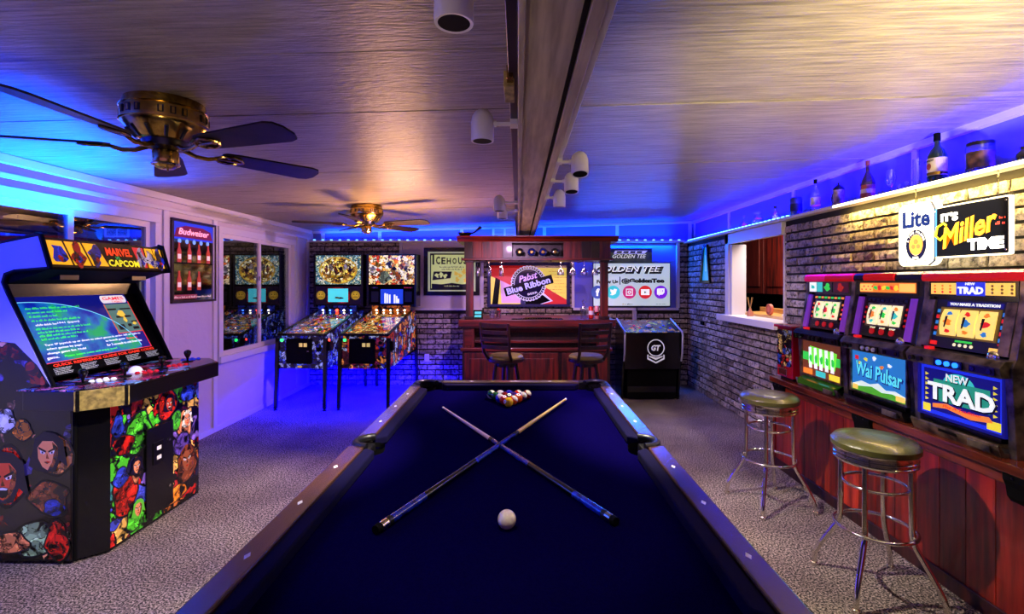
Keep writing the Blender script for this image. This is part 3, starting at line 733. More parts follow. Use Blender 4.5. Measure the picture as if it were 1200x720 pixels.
M['maple'] = mat('maple', c(232, 196, 110), .3, coat=.3); M['maple2'] = mat('pale_maple', c(225, 190, 190), .3, coat=.3)
cue('pool cue crossing on top, butt at lower left, yellow maple shaft', (-.425, 1.437), (.303, 3.03), BZ + .0155, BZ + .022, M['maple'])
cue('pool cue crossing underneath, butt at lower right, pale pink shaft', (.303, 1.488), (-.449, 2.877), BZ + .0148, BZ + .0068, M['maple2'])

def scribble(mb, u, v, wd, h, seed, n=0):
    """a line of print too small to read: words made of tiny strokes"""
    r = random.Random(seed); x = u
    while x < u + wd:
        L_ = r.randint(2, 7)
        for _ in range(L_):
            w_ = h * r.uniform(.25, .5)
            if x > u + wd: break
            hh = h * r.choice((.55, .6, .9)); mb.box(x, x + w_ * .7, v - h / 2, v - h / 2 + hh, n, n + .0006); x += w_ + h * .12
        x += h * .45
# ------------------------------------------------------------------ arcade cabinet
A0, A1 = 2.61, 3.52
t = thing('arcade_cabinet', 'large four player arcade cabinet with lit marquee against the left wall', 'arcade machine', (-2.7, 3.06, 0))
prof = [(-2.41, .02), (-2.41, .86), (-2.50, .90), (-2.52, .962), (-2.765, 1.47), (-2.79, 1.53), (-2.775, 1.57), (-2.73, 1.59), (-2.535, 1.605), (-2.59, 1.79), (-2.62, 1.795), (-3.04, 1.70), (-3.04, .02)]
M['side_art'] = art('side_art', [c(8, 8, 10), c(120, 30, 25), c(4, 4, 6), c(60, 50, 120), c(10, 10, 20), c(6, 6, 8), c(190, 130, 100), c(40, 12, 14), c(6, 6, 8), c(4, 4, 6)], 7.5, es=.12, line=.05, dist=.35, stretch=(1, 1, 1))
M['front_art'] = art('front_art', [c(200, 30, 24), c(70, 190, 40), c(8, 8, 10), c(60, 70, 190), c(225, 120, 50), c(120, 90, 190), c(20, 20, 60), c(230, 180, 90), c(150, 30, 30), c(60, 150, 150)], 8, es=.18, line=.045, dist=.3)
M['fade'] = mat('pale_vinyl', c(205, 205, 235), .3, coat=.3)
for y, yy in ((A0, A0 + .02), (A1 - .02, A1)):
    sp = MB(t).prism(prof, 'y', y, yy).build('side_panel', M['black'])
    pts = [Vector((x, (y + yy) / 2, z)) for x, z in prof[:11]]
    MB(t).tube(pts, .0105, 8).build('edge_molding', M['matte'], sp, smooth=True)
# printed artwork on the near side
ap = [(-3.03, .03), (-2.42, .03), (-2.42, .85), (-2.53, .92), (-2.60, 1.08), (-2.72, 1.20), (-3.03, 1.24)]
MB(t).prism(ap, 'y', A0 - .002, A0).build('side_artwork', M['side_art'])
ap = [(-3.03, 1.24), (-2.72, 1.20), (-2.60, 1.08), (-2.53, .97), (-2.775, 1.47), (-2.80, 1.53), (-2.785, 1.58), (-2.73, 1.60), (-2.55, 1.615), (-2.598, 1.78), (-3.03, 1.69)]
MB(t).prism(ap, 'y', A0 - .002, A0).build('side_artwork', M['fade'], label='pale lavender upper artwork')
# printed blobs of colour standing for the poster figures (plain abstract shapes)
sa = MB(t)
def blob(u, v, rx, rz, q, n=18, amp=.14, X=None):
    rr = random.Random(q); ph = [rr.uniform(0, 6.28) for _ in range(3)]
    return [(u + rx * (1 + amp * math.sin(3 * a + ph[0]) + amp * .6 * math.sin(5 * a + ph[1])) * math.cos(a), v + rz * (1 + amp * math.sin(2 * a + ph[2])) * math.sin(a)) for a in [2 * PI * i / n for i in range(n)]]
def art_blobs(par, F, items, base):
    for q, (u, v, rx, rz, cn) in enumerate(items):
        m_ = MB(par, F); m_.plate(blob(u, v, rx * 1.13, rz * 1.13, q + base), .0001 + q * .0002, .0003 + q * .0002); m_.build('printed_outline', M['blk'])
        m_ = MB(par, F); m_.plate(blob(u, v, rx, rz, q + base), .0002 + q * .0002, .0004 + q * .0002); m_.build('printed_shape', M[cn])
for n_, cc in (('p_red', (205, 36, 22)), ('p_green', (70, 180, 40)), ('p_skin', (214, 130, 84)), ('p_purple', (96, 70, 170)), ('p_orange', (235, 130, 30)), ('p_blue', (40, 60, 190)), ('p_white', (215, 215, 205)), ('p_pale', (160, 200, 150)), ('p_brown', (130, 62, 34)), ('p_yellow', (245, 190, 40))):
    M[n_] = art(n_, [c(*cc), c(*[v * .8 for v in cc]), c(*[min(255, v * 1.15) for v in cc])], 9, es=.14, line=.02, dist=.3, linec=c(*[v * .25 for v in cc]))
Fs = FB(-2.41, A0 - .002, 0)
art_blobs(t, Fs, [(-.10, .60, .09, .12, 'p_skin'), (-.02, .16, .012, .02, 'p_white'), (-.35, .48, .09, .14, 'p_red'), (-.12, .36, .10, .09, 'p_brown'), (-.10, .31, .055, .04, 'p_blue'),
                  (-.20, .14, .10, .10, 'p_pale'), (-.33, .12, .09, .06, 'p_skin'), (-.08, .13, .06, .10, 'p_red'), (-.36, .78, .05, .06, 'p_white'), (-.27, .73, .05, .05, 'p_orange'), (-.50, .30, .08, .12, 'p_skin')], 3)
def face(par, F, u, v, s, skin, hair, mouth='shut', q=0):
    """an anonymous printed cartoon head: hair, face, brows, eyes, nose, mouth"""
    b = .0060 + q * .0012
    def pl(nm, pts, m, n):
        pts = [(u + s * a, v + s * c_) for a, c_ in pts]
        ar = sum(pts[i][0] * pts[(i + 1) % len(pts)][1] - pts[(i + 1) % len(pts)][0] * pts[i][1] for i in range(len(pts)))
        MB(par, F).plate(pts if ar > 0 else pts[::-1], b + n - .0003, b + n).build(nm, m)
    pl('printed_hair', [(-.9, .3), (-.8, 1.0), (-.2, 1.45), (.5, 1.35), (1.0, .9), (1.1, .2), (1.3, -.8), (.8, -.4), (.5, -1.1), (-.6, -1.1), (-1.2, -.7)], hair, 0)
    pl('printed_face', [(-.62, .45), (-.3, .85), (.35, .85), (.68, .45), (.62, -.25), (.35, -.8), (.02, -1.0), (-.3, -.8), (-.58, -.25)], skin, .0004)
    pl('printed_shadow', [(.30, .8), (.68, .45), (.62, -.25), (.35, -.8), (.02, -1.0), (.30, -.5), (.42, .1)], M['p_brown'], .0006)
    for e in (-1, 1):
        pl('printed_eye', [(e * .12, .12), (e * .46, .28), (e * .42, .08), (e * .2, .02)], M['wht'], .0009)
        pl('printed_pupil', [(e * .24, .06), (e * .36, .08), (e * .34, .2), (e * .25, .17)], M['blk'], .0011)
        pl('printed_brow', [(e * .06, .22), (e * .56, .50), (e * .54, .36), (e * .1, .12)], M['blk'], .0012)
    pl('printed_nose', [(-.02, .1), (.12, -.28), (-.08, -.26)], M['p_brown'], .0009)
    if mouth == 'open':
        pl('printed_mouth', [(-.3, -.38), (0, -.32), (.3, -.38), (.22, -.78), (0, -.88), (-.22, -.78)], M['blk'], .0009)
        pl('printed_teeth', [(-.26, -.40), (0, -.35), (.26, -.40), (.2, -.48), (-.2, -.48)], M['wht'], .0011)
    else: pl('printed_mouth', [(-.22, -.48), (0, -.42), (.24, -.46), (0, -.60)], M['p_red'], .0009)
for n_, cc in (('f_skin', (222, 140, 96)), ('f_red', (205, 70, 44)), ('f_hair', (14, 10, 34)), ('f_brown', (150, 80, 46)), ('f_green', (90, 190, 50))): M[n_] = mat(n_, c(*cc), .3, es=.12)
face(t, Fs, -.13, .60, .085, M['f_skin'], M['f_hair'], 'shut')
face(t, Fs, -.37, .46, .11, M['f_red'], M['f_hair'], 'open', 1)
face(t, FL(-2.298, 2.72, 0), .62, .30, .075, M['f_brown'], M['p_brown'], 'shut')
face(t, FL(-2.298, 2.72, 0), .62, .58, .045, M['f_skin'], M['p_white'], 'shut')
face(t, FL(-2.298, 2.72, 0), .18, .42, .040, M['f_skin'], M['f_hair'], 'shut')
face(t, FL(-2.298, 2.72, 0), .19, .16, .042, M['f_skin'], M['f_green'], 'shut')
face(t, FL(-2.298, 2.72, 0), .45, .73, .045, M['f_red'], M['f_hair'], 'open')
# lower front: kick panel
m_ = MB(t); m_.prism([(-2.41, A0 + .02), (-2.30, A0 + .11), (-2.30, A1 - .05), (-2.36, A1 - .02), (-2.9, A1 - .02), (-2.9, A0 + .02)], 'z', .015, .87); m_.build('pedestal', M['black'], bevel=.003)
FF = FL(-2.30, 2.72, 0)   # u from the near end
MB(t, FF).box(.0, .75, .03, .84, .0, .002).build('front_artwork', M['front_art'])
art_blobs(t, FL(-2.298, 2.72, 0), [(.20, .62, .10, .12, 'p_green'), (.09, .58, .07, .06, 'p_red'), (.10, .28, .08, .13, 'p_red'), (.05, .70, .04, .06, 'p_blue'), (.07, .40, .05, .05, 'p_blue'), (.18, .40, .03, .07, 'p_skin'),
                    (.44, .73, .08, .09, 'p_red'), (.60, .55, .07, .09, 'p_skin'), (.58, .42, .08, .07, 'p_purple'), (.62, .26, .09, .12, 'p_brown'), (.52, .11, .10, .05, 'p_orange'), (.17, .12, .06, .08, 'p_green'), (.64, .76, .07, .06, 'p_blue'), (.52, .60, .04, .07, 'p_green')], 30)
dr = MB(t, FF).box(.25, .48, .07, .62, .003, .014).build('coin_door', M['black'], bevel=.003)
MB(t, FF).box(.30, .385, .38, .52, .014, .020).build('coin_plate', M['dark_metal'], dr, bevel=.002)
for v in (.42, .48): MB(t, FF).box(.325, .36, v - .012, v + .012, .02, .022).build('coin_slot', M['wht'], dr)
for v in (.50, .20): MB(t, FF).disc(.44, v, .008, .014, .02, 12).build('lock', M['chrome'], dr)
# control panel
cp = [(-2.56, 2.49), (-2.28, 2.48), (-2.125, 2.63), (-2.125, 3.42), (-2.28, 3.58), (-2.56, 3.58)]
MB(t).prism(cp, 'z', .865, .965).build('control_box', M['black'], bevel=.004)
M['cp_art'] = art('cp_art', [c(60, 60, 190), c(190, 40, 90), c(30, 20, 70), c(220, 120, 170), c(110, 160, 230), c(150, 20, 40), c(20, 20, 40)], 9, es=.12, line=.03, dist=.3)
cpt = [(-2.60, 2.50), (-2.285, 2.49), (-2.135, 2.635), (-2.135, 3.415), (-2.285, 3.57), (-2.60, 3.57)]
cpo = MB(t).prism(cpt, 'z', .965, .969).build('control_overlay', M['cp_art'])
def joystick(x, y):
    b = MB(t).lathe([(.034, 0), (.032, .004), (.008, .006)], (x, y, .969), 18).build('joystick', M['matte'], smooth=True)
    MB(t).lathe([(.006, 0), (.008, .02), (.016, .035), (.023, .055), (.021, .070), (.008, .078), (0.0001, .079)], (x, y, .975), 16).build('bat_top', M['black'], b, smooth=True)
for x, y in ((-2.40, 2.66), (-2.34, 2.87), (-2.31, 3.13), (-2.33, 3.40)): joystick(x, y)
bt = {'w': mat('button_white', c(240, 240, 250), .2, es=.5), 'r': mat('button_red', c(210, 30, 50), .2, es=.2), 'b': mat('button_blue', c(40, 60, 220), .2, es=.2)}
for (x0, y0, cc) in ((-2.36, 2.70, 'w'), (-2.30, 2.95, 'r'), (-2.28, 3.19, 'r'), (-2.36, 3.44, 'b')):
    for i in range(3):
        for j in range(2):
            x, y = x0 - j * .045 + .01 * i, y0 + .035 * i + .02
            MB(t).lathe([(.014, 0), (.0145, .004), (.010, .006), (.010, .010), (.0001, .011)], (x, y, .969), 14).build('button', bt[cc], smooth=True)
m_ = MB(t); m_.lathe([(.052, 0), (.05, .005), (.042, .006)], (-2.38, 3.0, .969), 24); tb = m_.build('trackball_ring', M['white_plastic'], smooth=True)
m_ = MB(t); m_.ball((-2.38, 3.0, .972), .038, 24, 14); m_.build('trackball', mat('trackball', c(235, 235, 255), .1, coat=.5, es=.35), tb, smooth=True)
# brass framed plate on the near corner of the panel
pf = frame((-2.125, 2.64, .915), (0, 1, 0), (0, 0, 1))
pf = frame((-2.284, 2.478, .915), (.155, .150, 0), (0, 0, 1))
MB(t, pf).box(.0, .225, -.052, .052, .0, .006).build('worn_plate', M['brushed_gold'], bevel=.001)
for u in (.008, .205): MB(t, pf).box(u, u + .014, -.055, .055, .006, .010).build('plate_edge', M['dark_metal'])
for u in (.015, .212):
    for v in (-.04, .04): MB(t, pf).disc(u, v, .004, .010, .013, 8).build('rivet', M['chrome'])
# screen
sv = Vector((-.20, 0, .37)).normalized()
Fsn = frame((-2.565, 2.63, 1.01), (0, 1, 0), sv)     # bezel plane, u along y, v up the slope
MB(t, Fsn).box(0, .87, 0, .62, -.03, 0).build('bezel', M['matte'])
M['earth'] = None
def earthmat():
    m, nt, p = _base('screen_picture'); L = nt.links; co = _coord(nt)
    n = nt.nodes.new('ShaderNodeTexNoise'); n.inputs['Scale'].default_value = 7; n.inputs['Detail'].default_value = 6; L.new(co, n.inputs['Vector'])
    r = nt.nodes.new('ShaderNodeValToRGB'); cr = r.color_ramp
    cr.elements[0].position = .38; cr.elements[0].color = (*c(10, 40, 190), 1); cr.elements[1].position = .62; cr.elements[1].color = (*c(20, 190, 120), 1)
    e = cr.elements.new(.5); e.color = (*c(20, 120, 220), 1); L.new(n.outputs['Fac'], r.inputs[0])
    p.inputs['Base Color'].default_value = (0, 0, 0, 1); L.new(r.outputs[0], p.inputs['Emission Color']); p.inputs['Emission Strength'].default_value = .8; p.inputs['Roughness'].default_value = .2
    return m
SW, SH = .76, .42
Fsc = Fsn @ Matrix.Translation((.03, .075, 0))
scr = MB(t, Fsc).box(0, SW, 0, SH, 0, .002).build('screen', flat('space_blue', c(14, 20, 120), .9, .2))
em = earthmat()
disc = [(u, v) for u, v in [(-.02 + 0.0, 0.0)]]
pts = [(0, 0)] + [(.68, 0)] + [(.05 + .63 * math.cos(a), -.02 + .40 * math.sin(a)) for a in [R(4) + (R(95) - R(4)) * i / 20 for i in range(21)]] + [(0, .375)]
MB(t, Fsc).plate(pts, .002, .0026).build('planet', em, scr)
rim = [(.05 + .635 * math.cos(a), -.02 + .405 * math.sin(a)) for a in [R(6) + (R(95) - R(6)) * i / 24 for i in range(25)]]
MB(t, Fsc).tube([(p[0], p[1], .0028) for p in rim], .0022, 5).build('planet_glow', flat('cyan_glow', c(120, 220, 255), 1), scr)
gt_, wt_, rt_ = flat('text_green', c(60, 240, 60), 1), flat('text_white', c(235, 235, 255), 1), flat('text_red', c(230, 50, 30), 1)
m_ = MB(t, Fsc)
for i, wd in enumerate((.33, .24, .16, .30)): scribble(m_, .04, .345 - i * .026, wd, .013, i, .003)
for i, wd in enumerate((.34, .26, .30, .22)): scribble(m_, .04, .214 - i * .022, wd, .013, i + 9, .003)
m_.text('Please insert coins and enjoy now!', .30, .028, .016, .36, .003)
m_.build('game_list', gt_, scr)['kind'] = 'stuff'
m_ = MB(t, Fsc)
m_.text('1941 (Japan)', .25, .240, .015, .14, .003); scribble(m_, .05, .240, .12, .013, 33, .003)
for i, (s_, u, wd) in enumerate((('Turn 1P joystick up or down to select games in order, left or right to', .38, .68), ('select games by page.', .15, .22), ('to launch game', .50, .15), ('change game list. Hold', .15, .24), ('for 3 seconds to exit from the', .56, .28), ('game.', .05, .07))):
    m_.text(s_, u, (.110, .085, .085, .058, .058, .028)[i], .016, wd, .0035)
m_.build('instructions', wt_, scr)
m_ = MB(t, Fsc).text('Button B', .635, .085, .014, .09, .0035); m_.build('red_word', rt_, scr)
MB(t, Fsc).plate([(.56, .355), (.74, .355), (.75, .37), (.75, .395), (.74, .41), (.56, .41), (.55, .395), (.55, .37)], .002, .003).build('games_badge', flat('badge', c(240, 235, 240), .9), scr)
MB(t, Fsc).text('GAMES', .65, .388, .026, .17, .0032, bold=.02).text('TABLE', .67, .363, .014, .09, .0032).build('badge_text', flat('badge_red', c(220, 30, 60), .9), scr)
MB(t, Fsc).box(.55, .755, .13, .345, .002, .003).build('preview_window', flat('preview_grey', c(90, 130, 120), .8), scr)
pvm = {'k': M['blk'], 'y': flat('preview_yellow', c(250, 200, 70), 1), 'w': wt_, 'r': rt_}
m_ = MB(t, Fsc); [m_.box(u, u + a, v, v + b, .003, .0036) for u, v, a, b in ((.56, .30, .07, .012), (.66, .30, .09, .010), (.60, .24, .12, .014), (.58, .15, .05, .04), (.66, .17, .03, .02), (.70, .20, .05, .01), (.69, .145, .05, .02))]; m_.build('preview_dark', M['blk'], scr)
for u, v, a, b in ((.65, .27, .03, .022), (.66, .225, .012, .02), (.72, .19, .015, .01)): MB(t, Fsc).plate(blob(u, v, a, b, 5), .0036, .0042).build('preview_sprite', pvm['y'], scr)
m_ = MB(t, Fsc); [m_.box(u0, u1, v0, v1, .002, .0042) for u0, u1, v0, v1 in ((0, SW, 0, .003), (.553, .557, .13, .345), (.55, .757, .125, .13), (.757, SW, 0, .36))]; m_.build('red_frame', rt_, scr)
MB(t, Fsn).text('QUICK REFERENCE GUIDE FOR GAME CODES', .43, .058, .020, .74, .001, bold=.02).build('guide_title', rt_)
m_ = MB(t, Fsn)
for q in range(5):
    for k in range(5): scribble(m_, .05 + q * .165, .040 - k * .0085, .11 - .01 * (k % 3), .0045, q * 7 + k, .001)
m_.build('guide_text', flat('guide_white', c(200, 200, 210), .7))
# shroud and marquee
m_ = MB(t); m_.hexa([(-2.79, A0 + .02, 1.52), (-2.56, A0 + .02, 1.60), (-2.56, A1 - .02, 1.60), (-2.79, A1 - .02, 1.52)], [(-2.79, A0 + .02, 1.60), (-2.56, A0 + .02, 1.63), (-2.56, A1 - .02, 1.63), (-2.79, A1 - .02, 1.60)]); m_.build('speaker_shroud', M['matte'])
for y in (2.78, 3.30): MB(t).box(-2.72, -2.64, y, y + .12, 1.545, 1.575).build('speaker_grille', M['dark_metal'])
MB(t).box(-3.03, -2.80, A0 + .02, A1 - .02, .1, 1.69).build('rear_box', M['black'])
MB(t).prism([(-2.79, 1.60), (-2.57, 1.62), (-2.61, 1.77), (-2.79, 1.75)], 'y', A0 + .02, A1 - .02).build('marquee_box', M['black'])
mu = Vector((-.055, 0, .185)).normalized()
Fm = frame((-2.553, A0 + .02, 1.615), (0, 1, 0), mu)
ML = A1 - A0 - .04
mq = MB(t, Fm).box(0, ML, 0, .17, -.012, 0).build('marquee', M['black'])
M['mq_art'] = art('mq_art', [c(250, 180, 20), c(230, 60, 50), c(20, 30, 150), c(250, 200, 40), c(20, 16, 30), c(240, 120, 100)], 15, es=.8, line=.04, dist=.15)
cols = ['p_orange', 'p_yellow', 'p_red', 'p_blue', 'p_yellow']
cuts = [(0.02, .11, .14, .02), (.125, .225, .26, .155), (.24, .33, .385, .275), (.61, .70, .70, .64), (.715, .78, .79, .715), (.79, .86, .86, .80)]
M['mq_y'] = flat('marquee_yellow', c(250, 180, 20), .9); M['mq_r'] = flat('marquee_red', c(222, 50, 44), .8); M['mq_b'] = flat('marquee_blue', c(20, 24, 130), .8); M['mq_w'] = flat('marquee_white', c(235, 230, 235), .9)
for q, (a, b, d_, e) in enumerate(cuts):
    MB(t, Fm).plate([(a, .155), (e, .015), (d_, .015), (b, .155)], .0, .002).build('marquee_tile', M['mq_y'] if q != 3 else M['mq_r'], mq)
    cx_ = (a + b + d_ + e) / 4
    MB(t, Fm).plate(blob(cx_, .078, .040, .066, q + 60, amp=.3), .002, .003).build('marquee_shape', [M['p_blue'], M['p_red'], M['p_blue'], M['p_white'], M['p_white'], M['p_blue']][q], mq)
    MB(t, Fm).plate(blob(cx_ + .005, .05, .014, .02, q + 70, amp=.3), .003, .0035).build('marquee_shape', [M['p_red'], M['p_blue'], M['p_red'], M['p_blue'], M['p_blue'], M['p_red']][q], mq)
MB(t, Fm).text('MARVEL', .49, .112, .052, .20, .002, bold=.03).build('marquee_title', flat('title_red', c(235, 70, 25), 1), mq)
MB(t, Fm).text('VS.', .47, .072, .02, .04, .002, bold=.02).build('marquee_word', flat('vs_green', c(60, 170, 90), .8), mq)
MB(t, Fm).text('CAPCOM', .51, .038, .044, .24, .002, bold=.02).build('marquee_title', flat('title_yellow', c(245, 225, 40), 1), mq)
# ------------------------------------------------------------------ pinball machines
M['pf1'] = art('playfield_a', [c(70, 110, 200), c(235, 200, 90), c(40, 120, 90), c(210, 210, 225), c(220, 60, 50), c(30, 40, 110), c(240, 150, 60), c(160, 120, 190)], 24, es=1.5, line=.03, dist=.06)  # emission stands in for lamp light falling on the playfields
M['pf2'] = art('playfield_b', [c(245, 190, 90), c(225, 90, 30), c(250, 225, 160), c(120, 60, 40), c(240, 140, 40), c(90, 110, 60), c(245, 210, 120), c(200, 50, 30)], 24, es=1.6, line=.03, dist=.06)
M['cab1'] = art('cabinet_art_a', [c(30, 40, 170), c(90, 120, 220), c(14, 14, 50), c(150, 160, 210), c(20, 20, 90)], 20, es=.5, line=.04, dist=.08)  # emission added to brighten the cabinet print, which is no lamp
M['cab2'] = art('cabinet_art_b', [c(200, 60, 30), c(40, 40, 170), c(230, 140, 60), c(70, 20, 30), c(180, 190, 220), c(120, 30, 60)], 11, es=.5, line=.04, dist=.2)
M['bg1'] = art('backglass_a', [c(150, 190, 190), c(230, 230, 200), c(60, 110, 120), c(200, 210, 160), c(90, 140, 150)], 36, es=1.0, line=.04, dist=.05)
M['bg1b'] = art('backglass_gold', [c(240, 200, 60), c(250, 225, 120), c(190, 130, 40), c(245, 215, 90), c(120, 80, 40), c(250, 240, 190)], 24, es=1.2, line=.04, dist=.06)
M['bg2'] = art('backglass_b', [c(235, 110, 30), c(245, 210, 120), c(205, 60, 30), c(250, 235, 200), c(250, 220, 160), c(245, 170, 60), c(250, 240, 220)], 19, es=1.25, line=.03, dist=.1)
M['gold_face'] = flat('speaker_gold', c(222, 180, 50), .45)
lamp_w = flat('lamp_white', (1, .85, .6), 14); lamp_r = flat('lamp_red', (1, .04, .02), 8); lamp_b = flat('lamp_blue', (.05, .2, 1), 8); lamp_g = flat('lamp_green', (.02, 1, .12), 4)
def pinball(lab, loc, rz, kind):
    t = thing('pinball_machine', lab, 'pinball machine', loc, rz, 'pinball machines at the back wall')
    W, D, L_ = .29, 1.28, True
    cab = M['cab1'] if kind == 1 else M['cab2']; pf = M['pf1'] if kind == 1 else M['pf2']
    side = [(0, .49), (0, .885), (.04, .905), (1.02, 1.12), (D, 1.12), (D, .56), (.95, .56), (.30, .49)]
    def Lb(F=None): return MB(t, F, local=True)
    Lb().prism([(a, b) for a, b in side][::-1], 'x', -W + .02, -W).build('side_wall', cab)
    Lb().prism([(a, b) for a, b in side][::-1], 'x', W, W - .02).build('side_wall', cab)
    Lb().box(-W + .02, W - .02, 0, .02, .49, .885).build('front_wall', cab)
    Lb().box(-W + .02, W - .02, .02, D, .52, .56).build('bottom', M['matte'])
    Lb().box(-W + .02, W - .02, D - .02, D, .56, 1.12).build('rear_wall', M['matte'])
    for s in (-1, 1): Lb().hexa([(s * (W - .003) - .014, 0, .89), (s * (W - .003) + .014, 0, .89), (s * (W - .003) + .014, 1.03, 1.115), (s * (W - .003) - .014, 1.03, 1.115)], [(s * (W - .003) - .014, 0, .91), (s * (W - .003) + .014, 0, .91), (s * (W - .003) + .014, 1.03, 1.135), (s * (W - .003) - .014, 1.03, 1.135)]).build('side_rail', M['black'])
    Lb().box(-W - .005, W + .005, -.012, .045, .885, .912).build('lockdown_bar', M['black'], bevel=.005)
    # playfield frame: u across, v up the slope
    sv = Vector((0, 1, .215)).normalized(); Fp = frame((-W + .02, .05, .872), (1, 0, 0), sv); LV = .985; WW = 2 * W - .04
    p = Lb(Fp).box(0, WW, 0, LV, -.01, 0).build('playfield', pf)
    Lb(Fp).box(0, WW, 0, .10, 0, .012).build('apron', M['pf_apron1'] if kind == 1 else M['pf_apron2'], p, bevel=.002)
    for u, sg in ((.17, 1), (.37, -1)):
        Lb(Fp).plate([(u, .13), (u + sg * .07, .105), (u + sg * .072, .115), (u, .15)][::sg], .008, .022).build('flipper', M['wht'] if kind == 1 else mat('flipper_yellow', c(245, 210, 60), .3), p)
    rr = random.Random(kind)
    for q, (u, v) in enumerate(((.20, .66), (.33, .70), (.27, .58))):
        b = Lb(Fp).lathe([(.024, 0), (.020, .012), (.034, .018), (.036, .026), (.02, .031), (.0001, .032)], (u, v, 0), 16).build('pop_bumper', [mat('bumper_white', c(240, 235, 220), .3, es=.3), mat('bumper_red', c(220, 40, 30), .3, es=.3), mat('bumper_yellow', c(245, 200, 50), .3, es=.3)][(q + kind) % 3], p, smooth=True)
    for q in range(9):
        u, v = rr.uniform(.05, WW - .06), rr.uniform(.22, .9)
        Lb(Fp).plate(blob(u, v, .022, .03, q + kind * 11), .01, .02 + .012 * rr.random()).build('plastic', [M['p_orange'], M['p_yellow'], M['p_blue'], M['p_white'], M['p_green'], M['p_red']][(q * kind) % 6], p)
    for q in range(3):
        u = .08 + .17 * q; pts = [(u + .03 * math.sin(i * .5 + q), .35 + .05 * i, .025 + .001 * i) for i in range(10)]
        Lb(Fp).tube(pts, .004, 6).build('wire_ramp', M['chrome'], p, smooth=True)
    for i in range(12):
        Lb(Fp).disc(rr.uniform(.06, WW - .06), rr.uniform(.16, .8), .007, 0, .003, 10).build('insert_light', [lamp_w, lamp_r, lamp_b][i % 3] if i % 2 else M['gold_face'], p)
    Lb(Fp).box(.0, WW, 0, LV, .036, .038).build('playfield_glass', M['cover_glass'])
    Lb().box(-W + .02, W - .02, 1.01, 1.04, .95, 1.20).build('rear_panel', M['p_blue'] if kind == 1 else M['p_orange'])
    for i in range(5):
        u = -.20 + .1 * i
        m = ([lamp_w, lamp_b, lamp_r, lamp_w, lamp_b][i] if kind == 1 else lamp_w)
        Lb().ball((u, 1.0, 1.135), .011 if not (kind == 1 and i == 2) else .02, 12, 8).build('spot_lamp', m, smooth=True)
    # front furniture
    Ff = frame((0, 0, 0), (1, 0, 0), (0, 0, 1))
    d = Lb(Ff).plate([(-.17, .55), (.12, .55), (.135, .565), (.135, .84), (.12, .855), (-.17, .855), (-.185, .84), (-.185, .565)], .0, .012).build('coin_door', M['matte'], bevel=.003)
    for u in (.0, .055): Lb(Ff).box(u - .062 + .04, u - .022 + .04, .755, .80, .012, .016).build('coin_slot', mat('coin_amber', c(230, 200, 110), .4, es=.6), d)
    Lb(Ff).box(.075, .10, .70, .705, .012, .02).build('lock', M['chrome'], d)
    Lb(Ff).box(-.1, .05, .58, .66, .012, .016).build('coin_return', M['matte'], d)
    b = Lb(Ff).disc(-.235, .835, .022, 0, .012, 18).build('start_ring', M['chrome']); Lb(Ff).disc(-.235, .835, .017, .012, .018, 16).build('start_button', lamp_g)
    pk = Lb(Ff).disc(.215, .81, .014, 0, .05, 14).build('plunger', M['dark_metal']); Lb(Ff).disc(.215, .81, .022, .05, .07, 14).build('plunger_knob', M['black'], pk)
    Lb(Ff).box(.19, .24, .70, .75, 0, .012).build('button_plate', M['matte'])
    if kind == 1: Lb(Ff).disc(-.02, .515, .03, 0, .004, 20, .012).build('emblem', M['gold_face'])
    else:
        for q in range(7): Lb(Ff).plate(blob(-.10 + q * .028, .515, .010, .010, q), 0, .003).build('emblem', M['p_white'])
    for s in (-1, 1):
        Lb().ball((s * (W + .004), .10, .83), .013, 10, 6).build('flipper_button', lamp_r if kind == 1 else M['wht'], smooth=True)
    Lb().box(W, W + .05, .03, .11, .70, .82).build('side_box', M['black'], bevel=.004)
    # legs
    for s in (-1, 1):
        for (y, dy, zt) in ((.015, -.05, .86), (D - .03, .05, .90)):
            x = s * (W + .002); xb = x + s * .008
            a = .02
            Lb().hexa([(xb - a, y + dy - a, .02), (xb + a, y + dy - a, .02), (xb + a, y + dy + a, .02), (xb - a, y + dy + a, .02)],
                      [(x - a * 1.3, y - a * 1.2, zt), (x + a * 1.1, y - a * 1.2, zt), (x + a * 1.1, y + a * 1.3, zt), (x - a * 1.3, y + a * 1.3, zt)]).build('leg', M['black'], bevel=.004)
            lg = t.children[-1] if False else None
            Lb().lathe([(.026, 0), (.026, .008), (.012, .02)], (xb, y + dy, 0), 12).build('leveler', M['dark_metal'])
    # backbox
    bw = .355; y0 = 1.03
    Lb().box(-bw, bw, y0 + .02, y0 + .25, 1.18, 1.93).build('backbox', M['black'], bevel=.004)
    Lb().box(-.2, .2, y0 + .03, y0 + .2, 1.10, 1.18).build('neck', M['black'])
    Fb = frame((0, y0 + .02, 0), (1, 0, 0), (0, 0, 1))
    for s in (-1, 1): Lb(Fb).box(s * (bw - .0125) - .0125, s * (bw - .0125) + .0125, 1.18, 1.93, 0, .012).build('backbox_trim', M['dark_metal'])
    bgs = Lb(Fb).box(-bw + .03, bw - .03, 1.50, 1.91, 0, .004).build('backglass', M['bg1'] if kind == 1 else M['bg2'])
